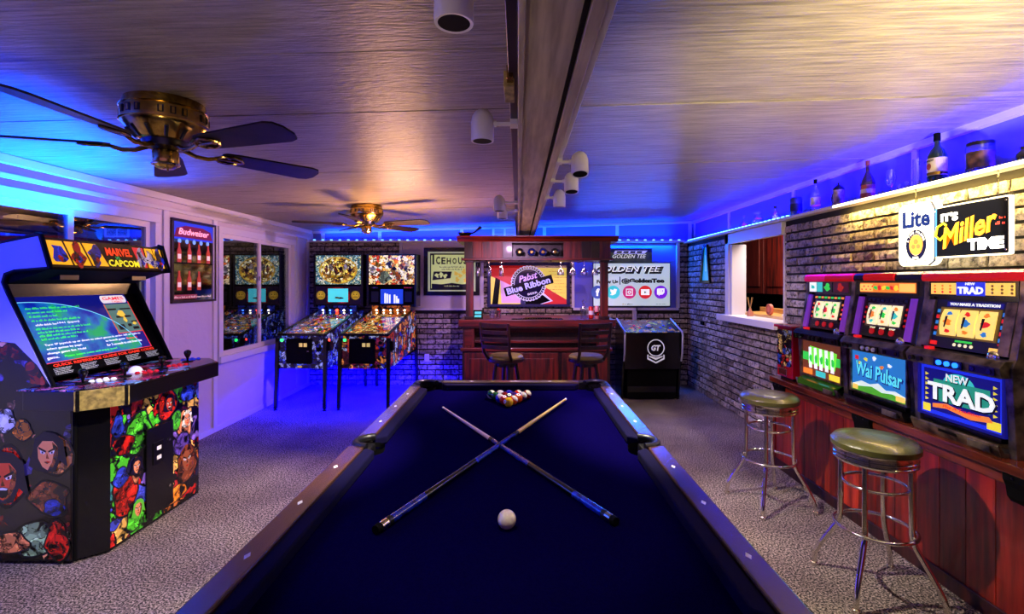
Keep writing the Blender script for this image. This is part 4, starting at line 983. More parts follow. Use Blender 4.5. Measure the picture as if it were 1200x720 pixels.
    if kind == 1:
        Lb(Fb).disc(0, 1.70, .27, .004, .006, 40, .19).build('gold_oval', M['bg1b'], bgs)
        Lb(Fb).ring(0, 0, .0, .001, 0, .0001)
        m_ = Lb(Fb @ Matrix.Translation((0, 1.70, 0)) @ Matrix.Diagonal((1, .7, 1, 1))); m_.ring(0, 0, .255, .275, .006, .010, 40); m_.build('oval_ring', M['gold_face'], bgs)
        for q in range(6): Lb(Fb).plate(blob(-.17 + .068 * q, 1.72 + .03 * math.sin(q * 2), .026, .05, q + 5, amp=.25), .006, .008).build('printed_shape', [M['p_skin'], M['p_white'], M['p_brown']][q % 3], bgs)
        Lb(Fb).box(-.16, .16, 1.59, 1.63, .006, .009).build('title_band', M['p_yellow'], bgs)
    else:
        for q in range(10): Lb(Fb).plate(blob(-.27 + .06 * q, 1.70 + .09 * math.sin(q * 1.9), .04, .05, q + 15, amp=.35), .004, .006).build('printed_shape', [M['p_white'], M['p_yellow'], M['p_orange'], M['p_skin']][q % 4], bgs)
        Lb(Fb).plate(blob(-.10, 1.60, .09, .08, 44, amp=.2), .006, .008).build('printed_shape', M['p_pale'], bgs)
    Lb(Fb).box(-bw + .025, bw - .025, 1.475, 1.50, 0, .012).build('backglass_trim', M['matte'])
    sp = Lb(Fb).box(-bw + .03, bw - .03, 1.21, 1.475, 0, .006).build('speaker_panel', mat('speaker_panel', c(44, 24, 60), .4) if kind == 1 else M['matte'])
    if kind == 1:
        Lb(Fb).box(-.165, .165, 1.235, 1.455, .006, .010).build('display_bezel', M['p_red'], sp)
        Lb(Fb).box(-.145, .145, 1.25, 1.44, .010, .012).build('display', flat('display_cyan', c(80, 220, 235), .9), sp)
        Lb(Fb).plate(blob(0, 1.31, .06, .02, 3, amp=.4), .012, .013).build('display_shape', M['p_pale'], sp)
        for s in (-1, 1):
            g = Lb(Fb).disc(s * .25, 1.345, .062, .006, .014, 28).build('speaker', M['gold_face'], sp)
            Lb(Fb).ring(s * .25, 1.345, .05, .054, .014, .017).build('speaker_ring', M['matte'], sp)
            for q in (-1, 1): Lb(Fb).disc(s * .25 + q * .02, 1.36, .008, .014, .016, 10).build('speaker_hole', M['matte'], sp)
            Lb(Fb).box(s * .25 - .03, s * .25 + .03, 1.318, 1.326, .014, .016).build('speaker_slot', M['matte'], sp)
    else:
        Lb(Fb).box(-.155, .165, 1.225, 1.43, .006, .010).build('display', flat('display_blue', c(30, 70, 230), .8), sp)
        for q, (u, hh) in enumerate(((-.10, .14), (-.07, .13), (-.035, .12), (.035, .12), (.065, .10), (.09, .06))):
            Lb(Fb).box(u, u + .022, 1.235, 1.235 + hh, .010, .012).build('display_bar', flat('display_white', c(240, 245, 255), 1), sp)
        Lb(Fb).box(.18, .31, 1.445, 1.462, .006, .009).build('name_strip', M['p_red'], sp)
        Lb(Fb).box(-.30, -.20, 1.445, 1.462, .006, .009).build('name_strip', M['p_purple'], sp)
        for s in (-1, 1): Lb(Fb).box(s * .24 - .05, s * .24 + .05, 1.25, 1.40, .006, .010).build('speaker_grille', M['dark_metal'], sp)
    return t
M['pf_apron1'] = mat('apron_orange', c(235, 170, 110), .3, es=.25); M['pf_apron2'] = mat('apron_yellow', c(235, 190, 60), .3, es=.25)
pinball('left pinball machine with gold oval backglass and blue cabinet, beside the window', (-2.60, 5.79, 0), -.05, 1)
pinball('right pinball machine with fiery orange backglass and red flame cabinet', (-1.845, 5.79, 0), -.05, 2)

# ------------------------------------------------------------------ bar
BY = 5.90
t = thing('home_bar', 'dark cherry wooden bar with canopy and two posts at the back wall', 'bar', (.235, 6.3, 0))
MB(t).box(-.69, 1.14, BY + .06, 6.7, 0, .70).build('base', M['darkwood'], bevel=.004)
MB(t).box(-.70, 1.15, BY + .03, BY + .06, 0, .10).build('plinth', M['cherry_x'], bevel=.004)
MB(t).box(-.71, 1.16, BY + .02, BY + .09, .68, .72).build('base_molding', M['cherry_x'], bevel=.006)
for i in range(3):
    x0 = -.66 + i * .60
    p = MB(t).box(x0, x0 + .56, BY + .045, BY + .06, .13, .66).build('front_panel', M['cherry'], bevel=.004)
    MB(t).box(x0 + .06, x0 + .50, BY + .035, BY + .045, .20, .59).build('raised_panel', M['cherry'], p, bevel=.008)
MB(t).box(-.67, 1.12, BY + .22, 6.7, .70, .97).build('upper_body', M['darkwood'])
for x in (-.68, .99):
    MB(t).box(x, x + .14, BY + .04, BY + .22, .72, .97).build('corner_block', M['cherry'], bevel=.004)
    MB(t).box(x + .025, x + .115, BY + .033, BY + .04, .75, .93).build('carved_panel', M['cherry_x'], bevel=.003)
MB(t).box(-.54, .99, BY + .12, BY + .22, .77, .80).build('foot_shelf', M['cherry_x'], bevel=.004)
MB(t).box(-.54, .99, BY + .16, BY + .22, .90, .97).build('counter_molding', M['cherry_x'], bevel=.006)
MB(t).box(-.73, 1.20, BY, 6.75, .985, 1.07).build('counter_top', M['cherry_x'], bevel=.008)
MB(t).box(-.71, 1.18, BY + .012, 6.73, .965, .985).build('top_molding', M['darkwood'], bevel=.004)
for x in (-.645, 1.025):
    MB(t).box(x, x + .09, BY + .05, BY + .14, 1.07, 1.81).build('post', M['cherry'], bevel=.006)
    MB(t).box(x - .012, x + .102, BY + .038, BY + .152, 1.07, 1.11).build('post_base', M['darkwood'], bevel=.004)
    MB(t).box(x - .012, x + .102, BY + .038, BY + .152, 1.775, 1.81).build('post_capital', M['darkwood'], bevel=.004)
# canopy with a bottle niche in the middle
cn = MB(t); yf = BY + .03
cn.box(-.66, -.07, yf, 6.50, 1.82, 2.04); cn.box(.56, 1.14, yf, 6.50, 1.82, 2.04); cn.box(-.07, .56, 6.2, 6.50, 1.82, 2.04); cn.box(-.07, .56, yf, 6.2, 1.82, 1.85); cn.box(-.07, .56, yf, 6.2, 2.015, 2.04)
cn.build('canopy', M['darkwood'])
random.seed(3)
for x0, x1 in ((-.66, -.07), (.56, 1.14)):
    x = x0
    while x < x1 - .01:
        w_ = min(random.uniform(.09, .15), x1 - x)
        if x1 - x - w_ < .03: w_ = x1 - x
        MB(t).box(x + .001, x + w_ - .001, yf - .012, yf, 1.825, 2.035).build('frieze_board', [M['cherry'], M['darkwood'], M['cherry'], M['kdoor']][random.randrange(4)], bevel=.002); x += w_
MB(t).box(-.69, 1.17, yf - .025, 6.52, 1.80, 1.826).build('canopy_molding', M['cherry_x'], bevel=.005)
MB(t).prism([(yf - .015, 2.03), (yf - .03, 2.045), (yf - .045, 2.06), (yf - .09, 2.085), (yf - .09, 2.095), (6.55, 2.095), (6.55, 2.03)][::-1], 'x', -.745, 1.225).build('crown', M['cherry_x'])
for x in (-.40, .0, .40, .80): MB(t).box(x, x + .02, BY + .1, 6.5, 1.79, 1.80).build('glass_rack_runner', M['darkwood'])
def bottle_thing(name, lab, cat, loc, prof, m, group=None, parts=(), smooth=True, k=20):
    t = thing(name, lab, cat, loc, group=group)
    MB(t, local=True).lathe(prof, (0, 0, 0), k).build('body', m, smooth=smooth)
    for nm, pr, mm in parts: MB(t, local=True).lathe(pr, (0, 0, 0), k).build(nm, mm, smooth=smooth)
    return t
M['dark_bottle'] = mat('dark_bottle', c(14, 18, 22), .06, coat=.8)
M['blue_bottle'] = mat('blue_bottle', c(14, 24, 90), .06, coat=.8)
for q, (x, lab) in enumerate(((.02, 'dark bottle lying leftmost in the bar canopy niche'), (.17, 'dark bottle lying second from left in the bar canopy niche'), (.31, 'dark bottle lying third from left in the bar canopy niche'), (.46, 'dark bottle lying rightmost in the bar canopy niche'))):
    tt = thing('wine_bottle', lab, 'bottle', (x, 6.06, 1.9), group='bottles in the bar canopy niche')
    X = Matrix.Translation((x, 5.96, 1.905)) @ Matrix.Rotation(-PI / 2, 4, 'X')
    MB(tt, X).lathe([(.02, -.0), (.045, .008), (.05, .02), (.05, .15), (.02, .2), (.015, .23)], (0, 0, 0), 18).build('body', M['blue_bottle'] if q in (1, 2) else M['dark_bottle'], smooth=True)
    MB(tt, X).lathe([(.012, -.006), (.022, -.003), (.018, .002)], (0, 0, 0), 14).build('foil', mat('foil', c(150, 120, 60), .3, 1))
# hanging stemware
M['stem_glass'] = glass('stem_glass', (.9, .9, .96), .2, .12)
def stemware(lab, x, y, kind):
    t = thing('hanging_%s_glass' % kind, lab, 'glass', (x, y, 1.79), group='stemware hanging from the bar canopy')
    if kind == 'wine': pr = [(.036, 0), (.006, -.006), (.004, -.02), (.004, -.075), (.012, -.085), (.034, -.105), (.046, -.135), (.043, -.17), (.041, -.17), (.043, -.135), (.031, -.108), (.008, -.088)]
    else: pr = [(.032, 0), (.006, -.006), (.004, -.02), (.004, -.05), (.012, -.058), (.026, -.09), (.030, -.15), (.029, -.185), (.0275, -.185), (.028, -.15), (.024, -.092), (.008, -.062)]
    MB(t, local=True).lathe(pr[::-1], (0, 0, 0), 20).build('bowl', M['stem_glass'], smooth=True)
    MB(t, local=True).lathe([(.037, -.003), (.037, .0)], (0, 0, .001), 20).build('foot', M['stem_glass'])
for x, y, k_, lab in ((-.51, 6.1, 'flute', 'tall clear glass hanging leftmost under the canopy, against the post'), (-.365, 6.1, 'flute', 'tall clear glass hanging second from left under the canopy'), (-.21, 6.1, 'flute', 'tall clear glass hanging third from left, before the red corner of the sign'),
                      (.54, 6.1, 'wine', 'wide wine glass hanging at the right end of the ribbon sign'), (.69, 6.1, 'wine', 'wide wine glass hanging left of the blue recess'), (.84, 6.1, 'wine', 'wide wine glass hanging before the blue recess'), (.975, 6.1, 'wine', 'wide wine glass hanging rightmost under the canopy')):
    stemware(lab, x, y, k_)
# on the bar
t = thing('card_terminal', 'small dark device with a cyan display on the left end of the bar', 'device', (-.50, 6.05, 1.07))
MB(t).prism([(6.0, 1.071), (6.1, 1.071), (6.1, 1.18), (6.07, 1.18)][::-1], 'x', -.56, -.44).build('case', M['black'], bevel=.004)
F = frame((-.55, 6.003, 1.085), (1, 0, 0), Vector((0, .07, .109)).normalized())
MB(t, F).box(.008, .092, .01, .09, 0, .003).build('display', flat('device_cyan', c(70, 190, 190), .7))
MB(t, F).box(.008, .092, .04, .055, .003, .004).build('display_line', M['blk'])
bottle_thing('tumbler', 'clear glass tumbler left of the bar mat', 'glass', (-.33, 6.1, 1.07), [(.028, 0), (.03, .004), (.038, .10), (.036, .10), (.027, .008)], M['stem_glass'])
bottle_thing('tumbler', 'clear glass tumbler holding red picks, second on the bar', 'glass', (-.25, 6.18, 1.07), [(.028, 0), (.03, .004), (.038, .11), (.036, .11), (.027, .008)], M['stem_glass'], parts=(('picks', [(.02, .01), (.026, .10), (.005, .13)], M['p_red']),))
t = thing('bar_mat', 'black rubber bar mat with ribs at the middle of the bar counter', 'bar mat', (.24, 5.98, 1.07))
MB(t).box(-.08, .56, 5.94, 6.06, 1.0702, 1.076).build('base', M['matte'], bevel=.002)
for q in range(20): MB(t).box(-.06 + q * .031, -.045 + q * .031, 5.955, 6.045, 1.076, 1.082).build('rib', M['black'])
t = thing('beer_tap_tray', 'small gold edged drip tray lying on the bar mat', 'tray', (.24, 6.0, 1.083))
MB(t).box(.08, .42, 5.965, 6.03, 1.0822, 1.090).build('tray', M['brass'], bevel=.002); MB(t).box(.09, .41, 5.972, 6.022, 1.0902, 1.092).build('grid', M['matte'])
bottle_thing('decanter', 'clear square shouldered spirit bottle with stopper on the right of the bar', 'bottle', (.83, 6.08, 1.07), [(.04, 0), (.048, .005), (.048, .13), (.02, .155), (.014, .18), (.016, .19)], M['stem_glass'], parts=(('stopper', [(.012, .19), (.024, .20), (.026, .22), (.01, .24), (.0001, .245)], M['stem_glass']),), k=8, smooth=False)
bottle_thing('drink_can', 'red drink can behind the tall pale can on the bar', 'can', (.925, 6.1, 1.07), [(.024, 0), (.033, .008), (.033, .145), (.026, .155)], mat('can_red', c(200, 30, 30), .3, .3), parts=(('band', [(.0336, .05), (.0336, .10)], M['wht']),))
bottle_thing('drink_can', 'pale pink tall can rightmost on the bar beside the post', 'can', (.99, 6.05, 1.07), [(.024, 0), (.030, .008), (.030, .155), (.024, .165)], mat('can_pink', c(225, 150, 150), .3, .2), parts=(('band', [(.0306, .04), (.0306, .09)], M['p_red']),))
# ornament on the canopy
t = thing('carved_ornament', 'small dark ladle shaped ornament on top of the bar canopy, left end', 'ornament', (-.62, 6.0, 2.096))
MB(t).lathe([(.03, 0), (.075, .02), (.085, .05), (.08, .05), (.07, .025), (.0001, .008)], (-.66, 5.98, 2.096), 20).build('bowl', M['dark_metal'], smooth=True)
MB(t).tube([(-.60, 5.98, 2.13), (-.54, 5.98, 2.15), (-.49, 5.98, 2.19), (-.46, 5.98, 2.22)], [.012, .012, .016, .022], 8).build('handle', M['dark_metal'], smooth=True)

# ------------------------------------------------------------------ bar chairs
def bar_chair(lab, loc, rz):
    t = thing('bar_chair', lab, 'chair', loc, rz, 'swivel chairs at the bar')
    L_ = lambda F=None: MB(t, F, local=True)
    L_().lathe([(.17, .66), (.195, .67), (.195, .70), (.18, .705)], (0, 0, 0), 28).build('seat_frame', M['darkwood'], smooth=True)
    L_().lathe([(.185, .702), (.19, .72), (.17, .74), (.0001, .748)], (0, 0, 0), 28).build('seat', M['yellow_vinyl'], smooth=True)
    L_().lathe([(.10, .61), (.11, .63), (.11, .66)], (0, 0, 0), 20).build('swivel', M['dark_metal'])
    for a in (45, 135, 225, 315):
        ca, sa = math.cos(R(a)), math.sin(R(a))
        L_().tube([(.11 * ca, .11 * sa, .64), (.16 * ca, .16 * sa, .30), (.21 * ca, .21 * sa, 0)], [.02, .019, .016], 8).build('leg', M['darkwood'], smooth=True)
    L_().tube([(.172 * math.cos(R(a)), .172 * math.sin(R(a)), .25) for a in range(0, 360, 20)], .010, 8, closed=True).build('foot_ring', M['chrome'], smooth=True)
    L_().tube([(.148 * math.cos(R(a)), .148 * math.sin(R(a)), .42) for a in range(0, 360, 20)], .010, 8, closed=True).build('stretcher_ring', M['darkwood'], smooth=True)
    for s in (-1, 1):
        L_().tube([(s * .15, -.12, .69), (s * .165, -.185, .78), (s * .175, -.21, .95), (s * .18, -.235, 1.10)], [.016, .017, .017, .015], 10).build('back_post', M['darkwood'], smooth=True)
    for z in (.84, .92, 1.0, 1.075):
        y = -.20 - (z - .78) * .1; pts = []
        n = 8; vs = []; fs = []
        for i in range(n + 1):
            x = -.165 + .33 * i / n; yy = y - .03 * (1 - (x / .165) ** 2)
            vs += [(x, yy - .007, z - .02), (x, yy + .007, z - .02), (x, yy + .007, z + .02), (x, yy - .007, z + .02)]
        for i in range(n):
            for q in range(4): fs.append((4 * i + q, 4 * i + (q + 1) % 4, 4 * i + 4 + (q + 1) % 4, 4 * i + 4 + q))
        fs += [(3, 2, 1, 0), (4 * n, 4 * n + 1, 4 * n + 2, 4 * n + 3)]
        L_().add(vs, fs).build('back_slat', M['darkwood'])
    return t
ch = bar_chair('dark wooden ladder back bar chair at the left of the bar', (-.13, 5.28, 0), R(-32))
again(ch, (.745, 5.28, 0), R(18), 'dark wooden ladder back bar chair at the right of the bar')

# ------------------------------------------------------------------ ribbon beer mirror
FT = FB(.157, YB - .03, 1.4925)
t = thing('beer_sign', 'large framed beer mirror with round cap logo on the brick behind the bar', 'sign', (.157, YB - .03, 1.4925))
HWs, HHs = .61, .325
fr = MB(t, FT)
fr.box(-HWs, HWs, -HHs, -HHs + .04, -.02, .02); fr.box(-HWs, HWs, HHs - .04, HHs, -.02, .02); fr.box(-HWs, -HWs + .05, -HHs + .04, HHs - .04, -.02, .02); fr.box(HWs - .05, HWs, -HHs + .04, HHs - .04, -.02, .02)
fr.build('frame', mat('navy_frame', c(14, 10, 80), .6), bevel=.004)
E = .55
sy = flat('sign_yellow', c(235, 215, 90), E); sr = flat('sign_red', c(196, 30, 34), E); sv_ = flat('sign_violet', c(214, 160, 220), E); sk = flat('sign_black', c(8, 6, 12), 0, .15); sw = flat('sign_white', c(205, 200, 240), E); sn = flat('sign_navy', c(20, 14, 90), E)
MB(t, FT).box(-.56, .56, -.285, .285, -.01, .0).build('back_panel', sy)
for nm, pts, m in (('red_panel', [(-.56, .285), (-.56, .13), (-.24, -.02), (.05, .285)], sr), ('red_panel', [(.18, -.285), (.56, -.285), (.56, -.22), (.22, -.02)], sr), ('top_band', [(-.56, .25), (.56, .25), (.56, .285), (-.56, .285)], sk), ('violet_panel', [(-.42, .07), (-.2, -.03), (.1, -.2), (-.05, -.27), (-.40, -.27)], sv_),
                   ('dark_panel', [(-.49, .11), (-.42, .07), (-.45, -.285), (-.54, -.285)], sk), ('ribbon_edge', [(-.03, -.15), (.20, -.10), (.36, -.24), (.20, -.285), (-.06, -.285)], sw), ('ribbon', [(-.05, -.17), (.17, -.12), (.32, -.235), (.17, -.285), (-.05, -.285)], sk), ('gap', [(-.12, -.285), (.06, -.285), (.06, -.21), (-.12, -.21)], sn)):
    MB(t, FT).plate(pts if sum((pts[i][0] * pts[(i + 1) % len(pts)][1] - pts[(i + 1) % len(pts)][0] * pts[i][1]) for i in range(len(pts))) > 0 else pts[::-1], 0, .001 + .0008 * (nm in ('ribbon_edge', 'gap')) + .0016 * (nm == 'ribbon')).build(nm, m)
MB(t, FT).plate([((.255 + .012 * (i % 2)) * math.cos(2 * PI * i / 64), .02 + (.255 + .012 * (i % 2)) * math.sin(2 * PI * i / 64)) for i in range(64)], .003, .004).build('cap_edge', sw)
MB(t, FT).disc(0, .02, .248, .004, .005, 48).build('cap_band', sk)
for i in range(40): a = 2 * PI * i / 40; MB(t, FT).disc(.235 * math.cos(a), .02 + .235 * math.sin(a), .010, .005, .0058, 8).build('cap_dot', sw)
MB(t, FT).ring(0, .02, .208, .217, .005, .006, 48).build('cap_ring', sw)
MB(t, FT).disc(0, .02, .208, .005, .0062, 48).build('cap_face', flat('cap_face', c(16, 8, 60), .2, .15))
rot = R(16)
c_, s_ = math.cos(rot), math.sin(rot)
def rp(u, v): return (u * c_ - v * s_, u * s_ + v * c_)
MB(t, FT).plate([rp(-.37, -.075), rp(.365, -.075), rp(.365, .055), rp(-.37, .055)], .0065, .009).build('banner', sk)
MB(t, FT).text('Blue Ribbon', -.002, -.012, .095, .66, .009, rot=rot, bold=.035).build('banner_lettering', flat('ribbon_text', c(170, 165, 245), .8))
MB(t, FT).text('Pabst', -.01, .115, .10, .29, .0065, rot=rot, shear=.35, bold=.02).build('script_lettering', flat('pabst_text', c(205, 160, 245), .8))
MB(t, FT).text('BEER', .06, -.125, .030, .15, .0065, rot=rot * .8, bold=.02).build('small_lettering', sw)
m_ = MB(t, FT)
for q in range(8): scribble(m_, .30 + .04 * (q % 3), .2 - q * .045, .2, .014, q, .0015)
m_.build('faint_script', flat('script_gold', c(140, 120, 60), .2))

# ------------------------------------------------------------------ framed icehouse mirror
t = thing('framed_beer_mirror', 'black framed ice beer poster on the plaster between pinball and bar', 'poster', (-.985, YB + .03, 1.69))
Fi = FB(-.985, YB + .03, 1.69)
m_ = MB(t, Fi); a, b = .415, .355
m_.box(-a, a, -b, -b + .06, 0, .03); m_.box(-a, a, b - .06, b, 0, .03); m_.box(-a, -a + .06, -b + .06, b - .06, 0, .03); m_.box(a - .06, a, -b + .06, b - .06, 0, .03); m_.build('frame', M['black'], bevel=.003)
ic = flat('ice_lime', c(196, 205, 130), .6); ick = M['blk']; icy = flat('ice_gold', c(225, 190, 70), .5)  # emission added so the poster print looks brightly lit
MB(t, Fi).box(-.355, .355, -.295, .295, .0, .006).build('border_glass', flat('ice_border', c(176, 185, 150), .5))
MB(t, Fi).box(-.325, .325, -.275, .27, .006, .008).build('inner_border', ick)
MB(t, Fi).plate([(-.31, -.25), (.31, -.25), (.31, .18), (.26, .25), (-.26, .25), (-.31, .24)], .008, .010).build('print_ground', ic)
for i, (s_, x) in enumerate(zip('ICEHOUSE', (-.275, -.205, -.125, -.045, .04, .125, .205, .28))):
    hh = (.155, .115, .10, .09, .09, .10, .115, .155)[i]
    MB(t, Fi).text(s_, x, .16 - (.155 - hh) * .35 + .02, hh, .026 if s_ == 'I' else .062, .010, bold=.03).build('lettering', ick)
m_ = MB(t, Fi); scribble(m_, -.18, .07, .36, .025, 4, .010); scribble(m_, -.15, .035, .3, .02, 6, .010); m_.build('small_print', ick)
MB(t, Fi).plate([(-.29, -.13), (-.02, -.10), (.0, .0), (-.27, -.0)], .010, .0115).build('print_scene', ick)
for q, (u, v) in enumerate(((-.22, -.06), (-.16, -.05), (-.10, -.07), (.06, -.03), (.12, -.06), (.18, .0), (.24, -.05), (.08, -.12), (.2, -.13))): MB(t, Fi).plate(blob(u, v, .028, .035, q, amp=.3), .0115, .0125).build('print_shape', icy if q > 2 else ic)
MB(t, Fi).plate([(-.30, -.25), (-.30, -.18), (-.15, -.19), (0, -.17), (.15, -.19), (.30, -.18), (.30, -.25)], .010, .0115).build('ribbon', ick)
m_ = MB(t, Fi); scribble(m_, -.11, -.215, .22, .02, 8, .0115); m_.build('ribbon_print', ic)

# ------------------------------------------------------------------ golf TV
t = thing('television', 'wall television with golf game advert in the blue recess', 'television', (1.68, YB, 1.493)); Fg = FB(1.685, YB + .035, 1.493)
MB(t, Fg).box(-.575, .575, -.327, .327, 0, .05).build('case', M['black'], bevel=.004)
MB(t, Fg).box(-.565, .565, -.312, .317, .05, .052).build('screen', flat('screen_white', c(190, 205, 205), .75, .5))
bkk = flat('screen_black', c(14, 20, 24), 0); m_ = MB(t, Fg)
m_.text('GOLDEN TEE', -.034, .216, .112, 1.02, .0524, shear=.3, bold=.09); m_.build('title_shadow', bkk)
MB(t, Fg).text('GOLDEN TEE', -.052, .236, .084, .96, .0538, shear=.3, bold=.0).build('title', flat('title_cream', c(250, 248, 236), .9))
m_ = MB(t, Fg); m_.text('Follow Us', -.36, .045, .055, .32, .0524, bold=.06); m_.box(-.182, -.168, .0, .12, .052, .0535); m_.text('@GoldenTee', .165, .055, .085, .64, .0524, bold=.08); m_.build('address_text', bkk)
ics = ((-.505, (60, 80, 160)), (-.272, (60, 196, 200)), (-.035, (190, 40, 110)), (.200, (215, 30, 40)), (.430, (120, 20, 215)))
sww = flat('icon_white', c(250, 250, 250), .9)
for q, (u, cc) in enumerate(ics):
    d = MB(t, Fg).disc(u, -.11, .098, .052, .0535, 28).build('icon', flat('icon_%d' % q, c(*cc), .8))
    g = MB(t, Fg)
    if q == 0: g.text('f', u, -.11, .11, n=.0535, bold=.05)
    if q == 1: g.plate([(u - .05, -.15), (u - .01, -.155), (u + .035, -.13), (u + .045, -.085), (u + .055, -.07), (u + .035, -.065), (u + .01, -.06), (u - .0, -.085), (u - .045, -.065), (u - .04, -.10), (u - .02, -.13)], .0535, .0545)
    if q == 2:
        pts = [(u - .05, -.16), (u + .05, -.16), (u + .05, -.06), (u - .05, -.06)]
        for (a, b) in ((0, 1), (2, 3)): pass
        g.box(u - .05, u + .05, -.16, -.15, .0535, .0545); g.box(u - .05, u + .05, -.07, -.06, .0535, .0545); g.box(u - .05, u - .04, -.15, -.07, .0535, .0545); g.box(u + .04, u + .05, -.15, -.07, .0535, .0545)
        g.ring(u, -.11, .014, .024, .0535, .0545, 16); g.disc(u + .028, -.082, .005, .0535, .0545, 8)
    if q == 3: g.box(u - .062, u + .062, -.152, -.068, .0535, .0545)
    if q == 4: g.plate([(u - .055, -.145), (u - .03, -.145), (u - .03, -.165), (u - .01, -.145), (u + .025, -.145), (u + .055, -.115), (u + .055, -.055), (u - .045, -.055), (u - .055, -.07)], .0535, .0545)
    g.build('icon_mark', sww, d)
    if q == 3: MB(t, Fg).plate([(u - .014, -.13), (u + .022, -.11), (u - .014, -.09)], .0545, .0555).build('play_mark', bkk, d)
    if q == 4:
        g = MB(t, Fg); g.box(u - .01, u + .002, -.11, -.075, .0545, .0555); g.box(u + .022, u + .034, -.11, -.075, .0545, .0555); g.build('icon_bars', d.data.materials[0], d)
m_ = MB(t, Fg); scribble(m_, -.14, -.285, .08, .022, 3, .0524); m_.build('footer_yellow', M['p_yellow'])
m_ = MB(t, Fg); scribble(m_, -.06, -.285, .08, .022, 5, .0524); scribble(m_, .36, -.285, .15, .012, 6, .0524); m_.build('footer_dark', bkk)
t = thing('golf_marquee', 'wide golf game title sign above the television', 'sign', (1.66, YB, 1.93)); Fg2 = FB(1.665, YB + .045, 1.935)
MB(t, Fg2).box(-.33, .33, -.11, .10, 0, .03).build('panel', mat('marquee_green', c(30, 50, 40), .3, col2=c(90, 100, 50), ns=7, es=.15), bevel=.004)
MB(t, Fg2).box(-.33, .33, .04, .10, .03, .032).build('top_band', flat('golf_navy', c(10, 14, 70), .1))
m_ = MB(t, Fg2); m_.plate([(-.24, .02), (.22, .02), (.26, .065), (-.22, .065)], .032, .0335); m_.build('arch', sw)
m_ = MB(t, Fg2); [m_.plate([(x, .028), (x + .075, .028), (x + .085, .058), (x + .01, .058)], .0335, .035) for x in (-.2, -.1, .0, .1)]; m_.build('arch_window', M['blk'])
MB(t, Fg2).text('GOLDEN TEE', -.004, -.022, .062, .50, .032, shear=.3, bold=.06).build('title_shadow', bkk)
MB(t, Fg2).text('GOLDEN TEE', -.008, -.018, .058, .50, .0335, shear=.3, bold=.01).build('title', flat('golf_title', c(225, 225, 200), .8))

# ------------------------------------------------------------------ golf arcade cabinet
t = thing('golf_cabinet', 'black trackball golf arcade cabinet in the back right corner', 'arcade machine', (1.74, 6.5, 0))
MB(t).prism([(6.17, .42), (6.17, .88), (6.60, 1.0), (6.60, .42)][::-1], 'x', 1.37, 2.08).build('upper_body', M['black'])
MB(t).prism([(6.27, .02), (6.22, .42), (6.60, .42), (6.60, .02)][::-1], 'x', 1.42, 2.05).build('pedestal', M['matte'])
MB(t).box(1.42, 2.05, 6.25, 6.262, .10, .38).build('lower_panel', M['black'], bevel=.004)
for x in (1.345, 2.08):
    sp = MB(t).prism([(6.30, .0), (6.22, .42), (6.14, .62), (6.12, .86), (6.15, .90), (6.62, 1.03), (6.66, 1.0), (6.66, .0)][::-1], 'x', x, x + .025).build('side_panel', M['black'])
    MB(t).tube([(x + .0125, 6.185, .52), (x + .0125, 6.14, .62), (x + .0125, 6.12, .86), (x + .0125, 6.15, .90), (x + .0125, 6.62, 1.03)], .0125, 8).build('silver_molding', mat('silver_trim', c(180, 180, 200), .3, .5), sp, smooth=True)
Fc = frame((1.37, 6.17, .885), (1, 0, 0), Vector((0, .43, .12)).normalized())
po = MB(t, Fc).box(0, .71, 0, .45, 0, .004).build('control_overlay', art('golf_overlay', [c(150, 170, 60), c(40, 70, 40), c(190, 140, 60), c(60, 90, 110), c(20, 30, 30), c(120, 60, 40)], 11, es=.2, line=.02, dist=.2))
m_ = MB(t, Fc); m_.lathe([(.055, 0), (.05, .006), (.04, .008)], (.355, .2, .004), 24); rg = m_.build('trackball_ring', M['black'], smooth=True)
MB(t, Fc).ball((.355, .2, .004), .036, 20, 12).build('trackball', M['white_plastic'], rg, smooth=True)
for u, v in ((.12, .16), (.17, .24), (.22, .15), (.50, .16), (.56, .24), (.62, .14)): MB(t, Fc).lathe([(.016, 0), (.016, .006), (.010, .008)], (u, v, .004), 14).build('button', bt['r'] if u < .3 else bt['b'])
Fgt = FB(1.745, 6.17, .66)
gw = flat('logo_white', c(225, 225, 235), .3)
MB(t, Fgt).ring(.02, .03, .098, .110, 0, .003, 36).build('logo_ring', gw)
MB(t, Fgt).text('GT', .02, .03, .075, .12, .001, shear=.2, bold=.05).build('logo_letters', gw)
m_ = MB(t, Fgt); m_.plate([(-.09, -.06), (-.075, -.055), (-.075, -.10), (.02, -.15), (.115, -.10), (.115, -.055), (.13, -.06), (.13, -.115), (.02, -.17), (-.09, -.115)], 0, .003); m_.plate([(-.065, -.07), (.02, -.095), (.105, -.07), (.105, -.085), (.02, -.125), (-.065, -.085)], 0, .003); m_.build('logo_shield', gw)
tag(MB().tube([(1.75, YB - .055, 1.16), (1.755, YB - .06, 1.05), (1.72, YB - .06, .95), (1.6, YB - .05, .5), (1.45, YB - .04, .008)], .008, 6).build('cable', M['matte'], None, smooth=True), 'black cable hanging from the television behind the golf cabinet', 'cable')
t = thing('wall_bracket', 'small white upright bracket behind the golf cabinet below the television', 'bracket', (1.71, 7.05, .9)); MB(t).box(1.69, 1.74, 7.06, 7.13, .80, 1.11).build('upright', M['white_plastic'], bevel=.004); MB(t).box(1.68, 1.75, 7.13, 7.15, .85, .95).build('foot_plate', M['white_plastic'])
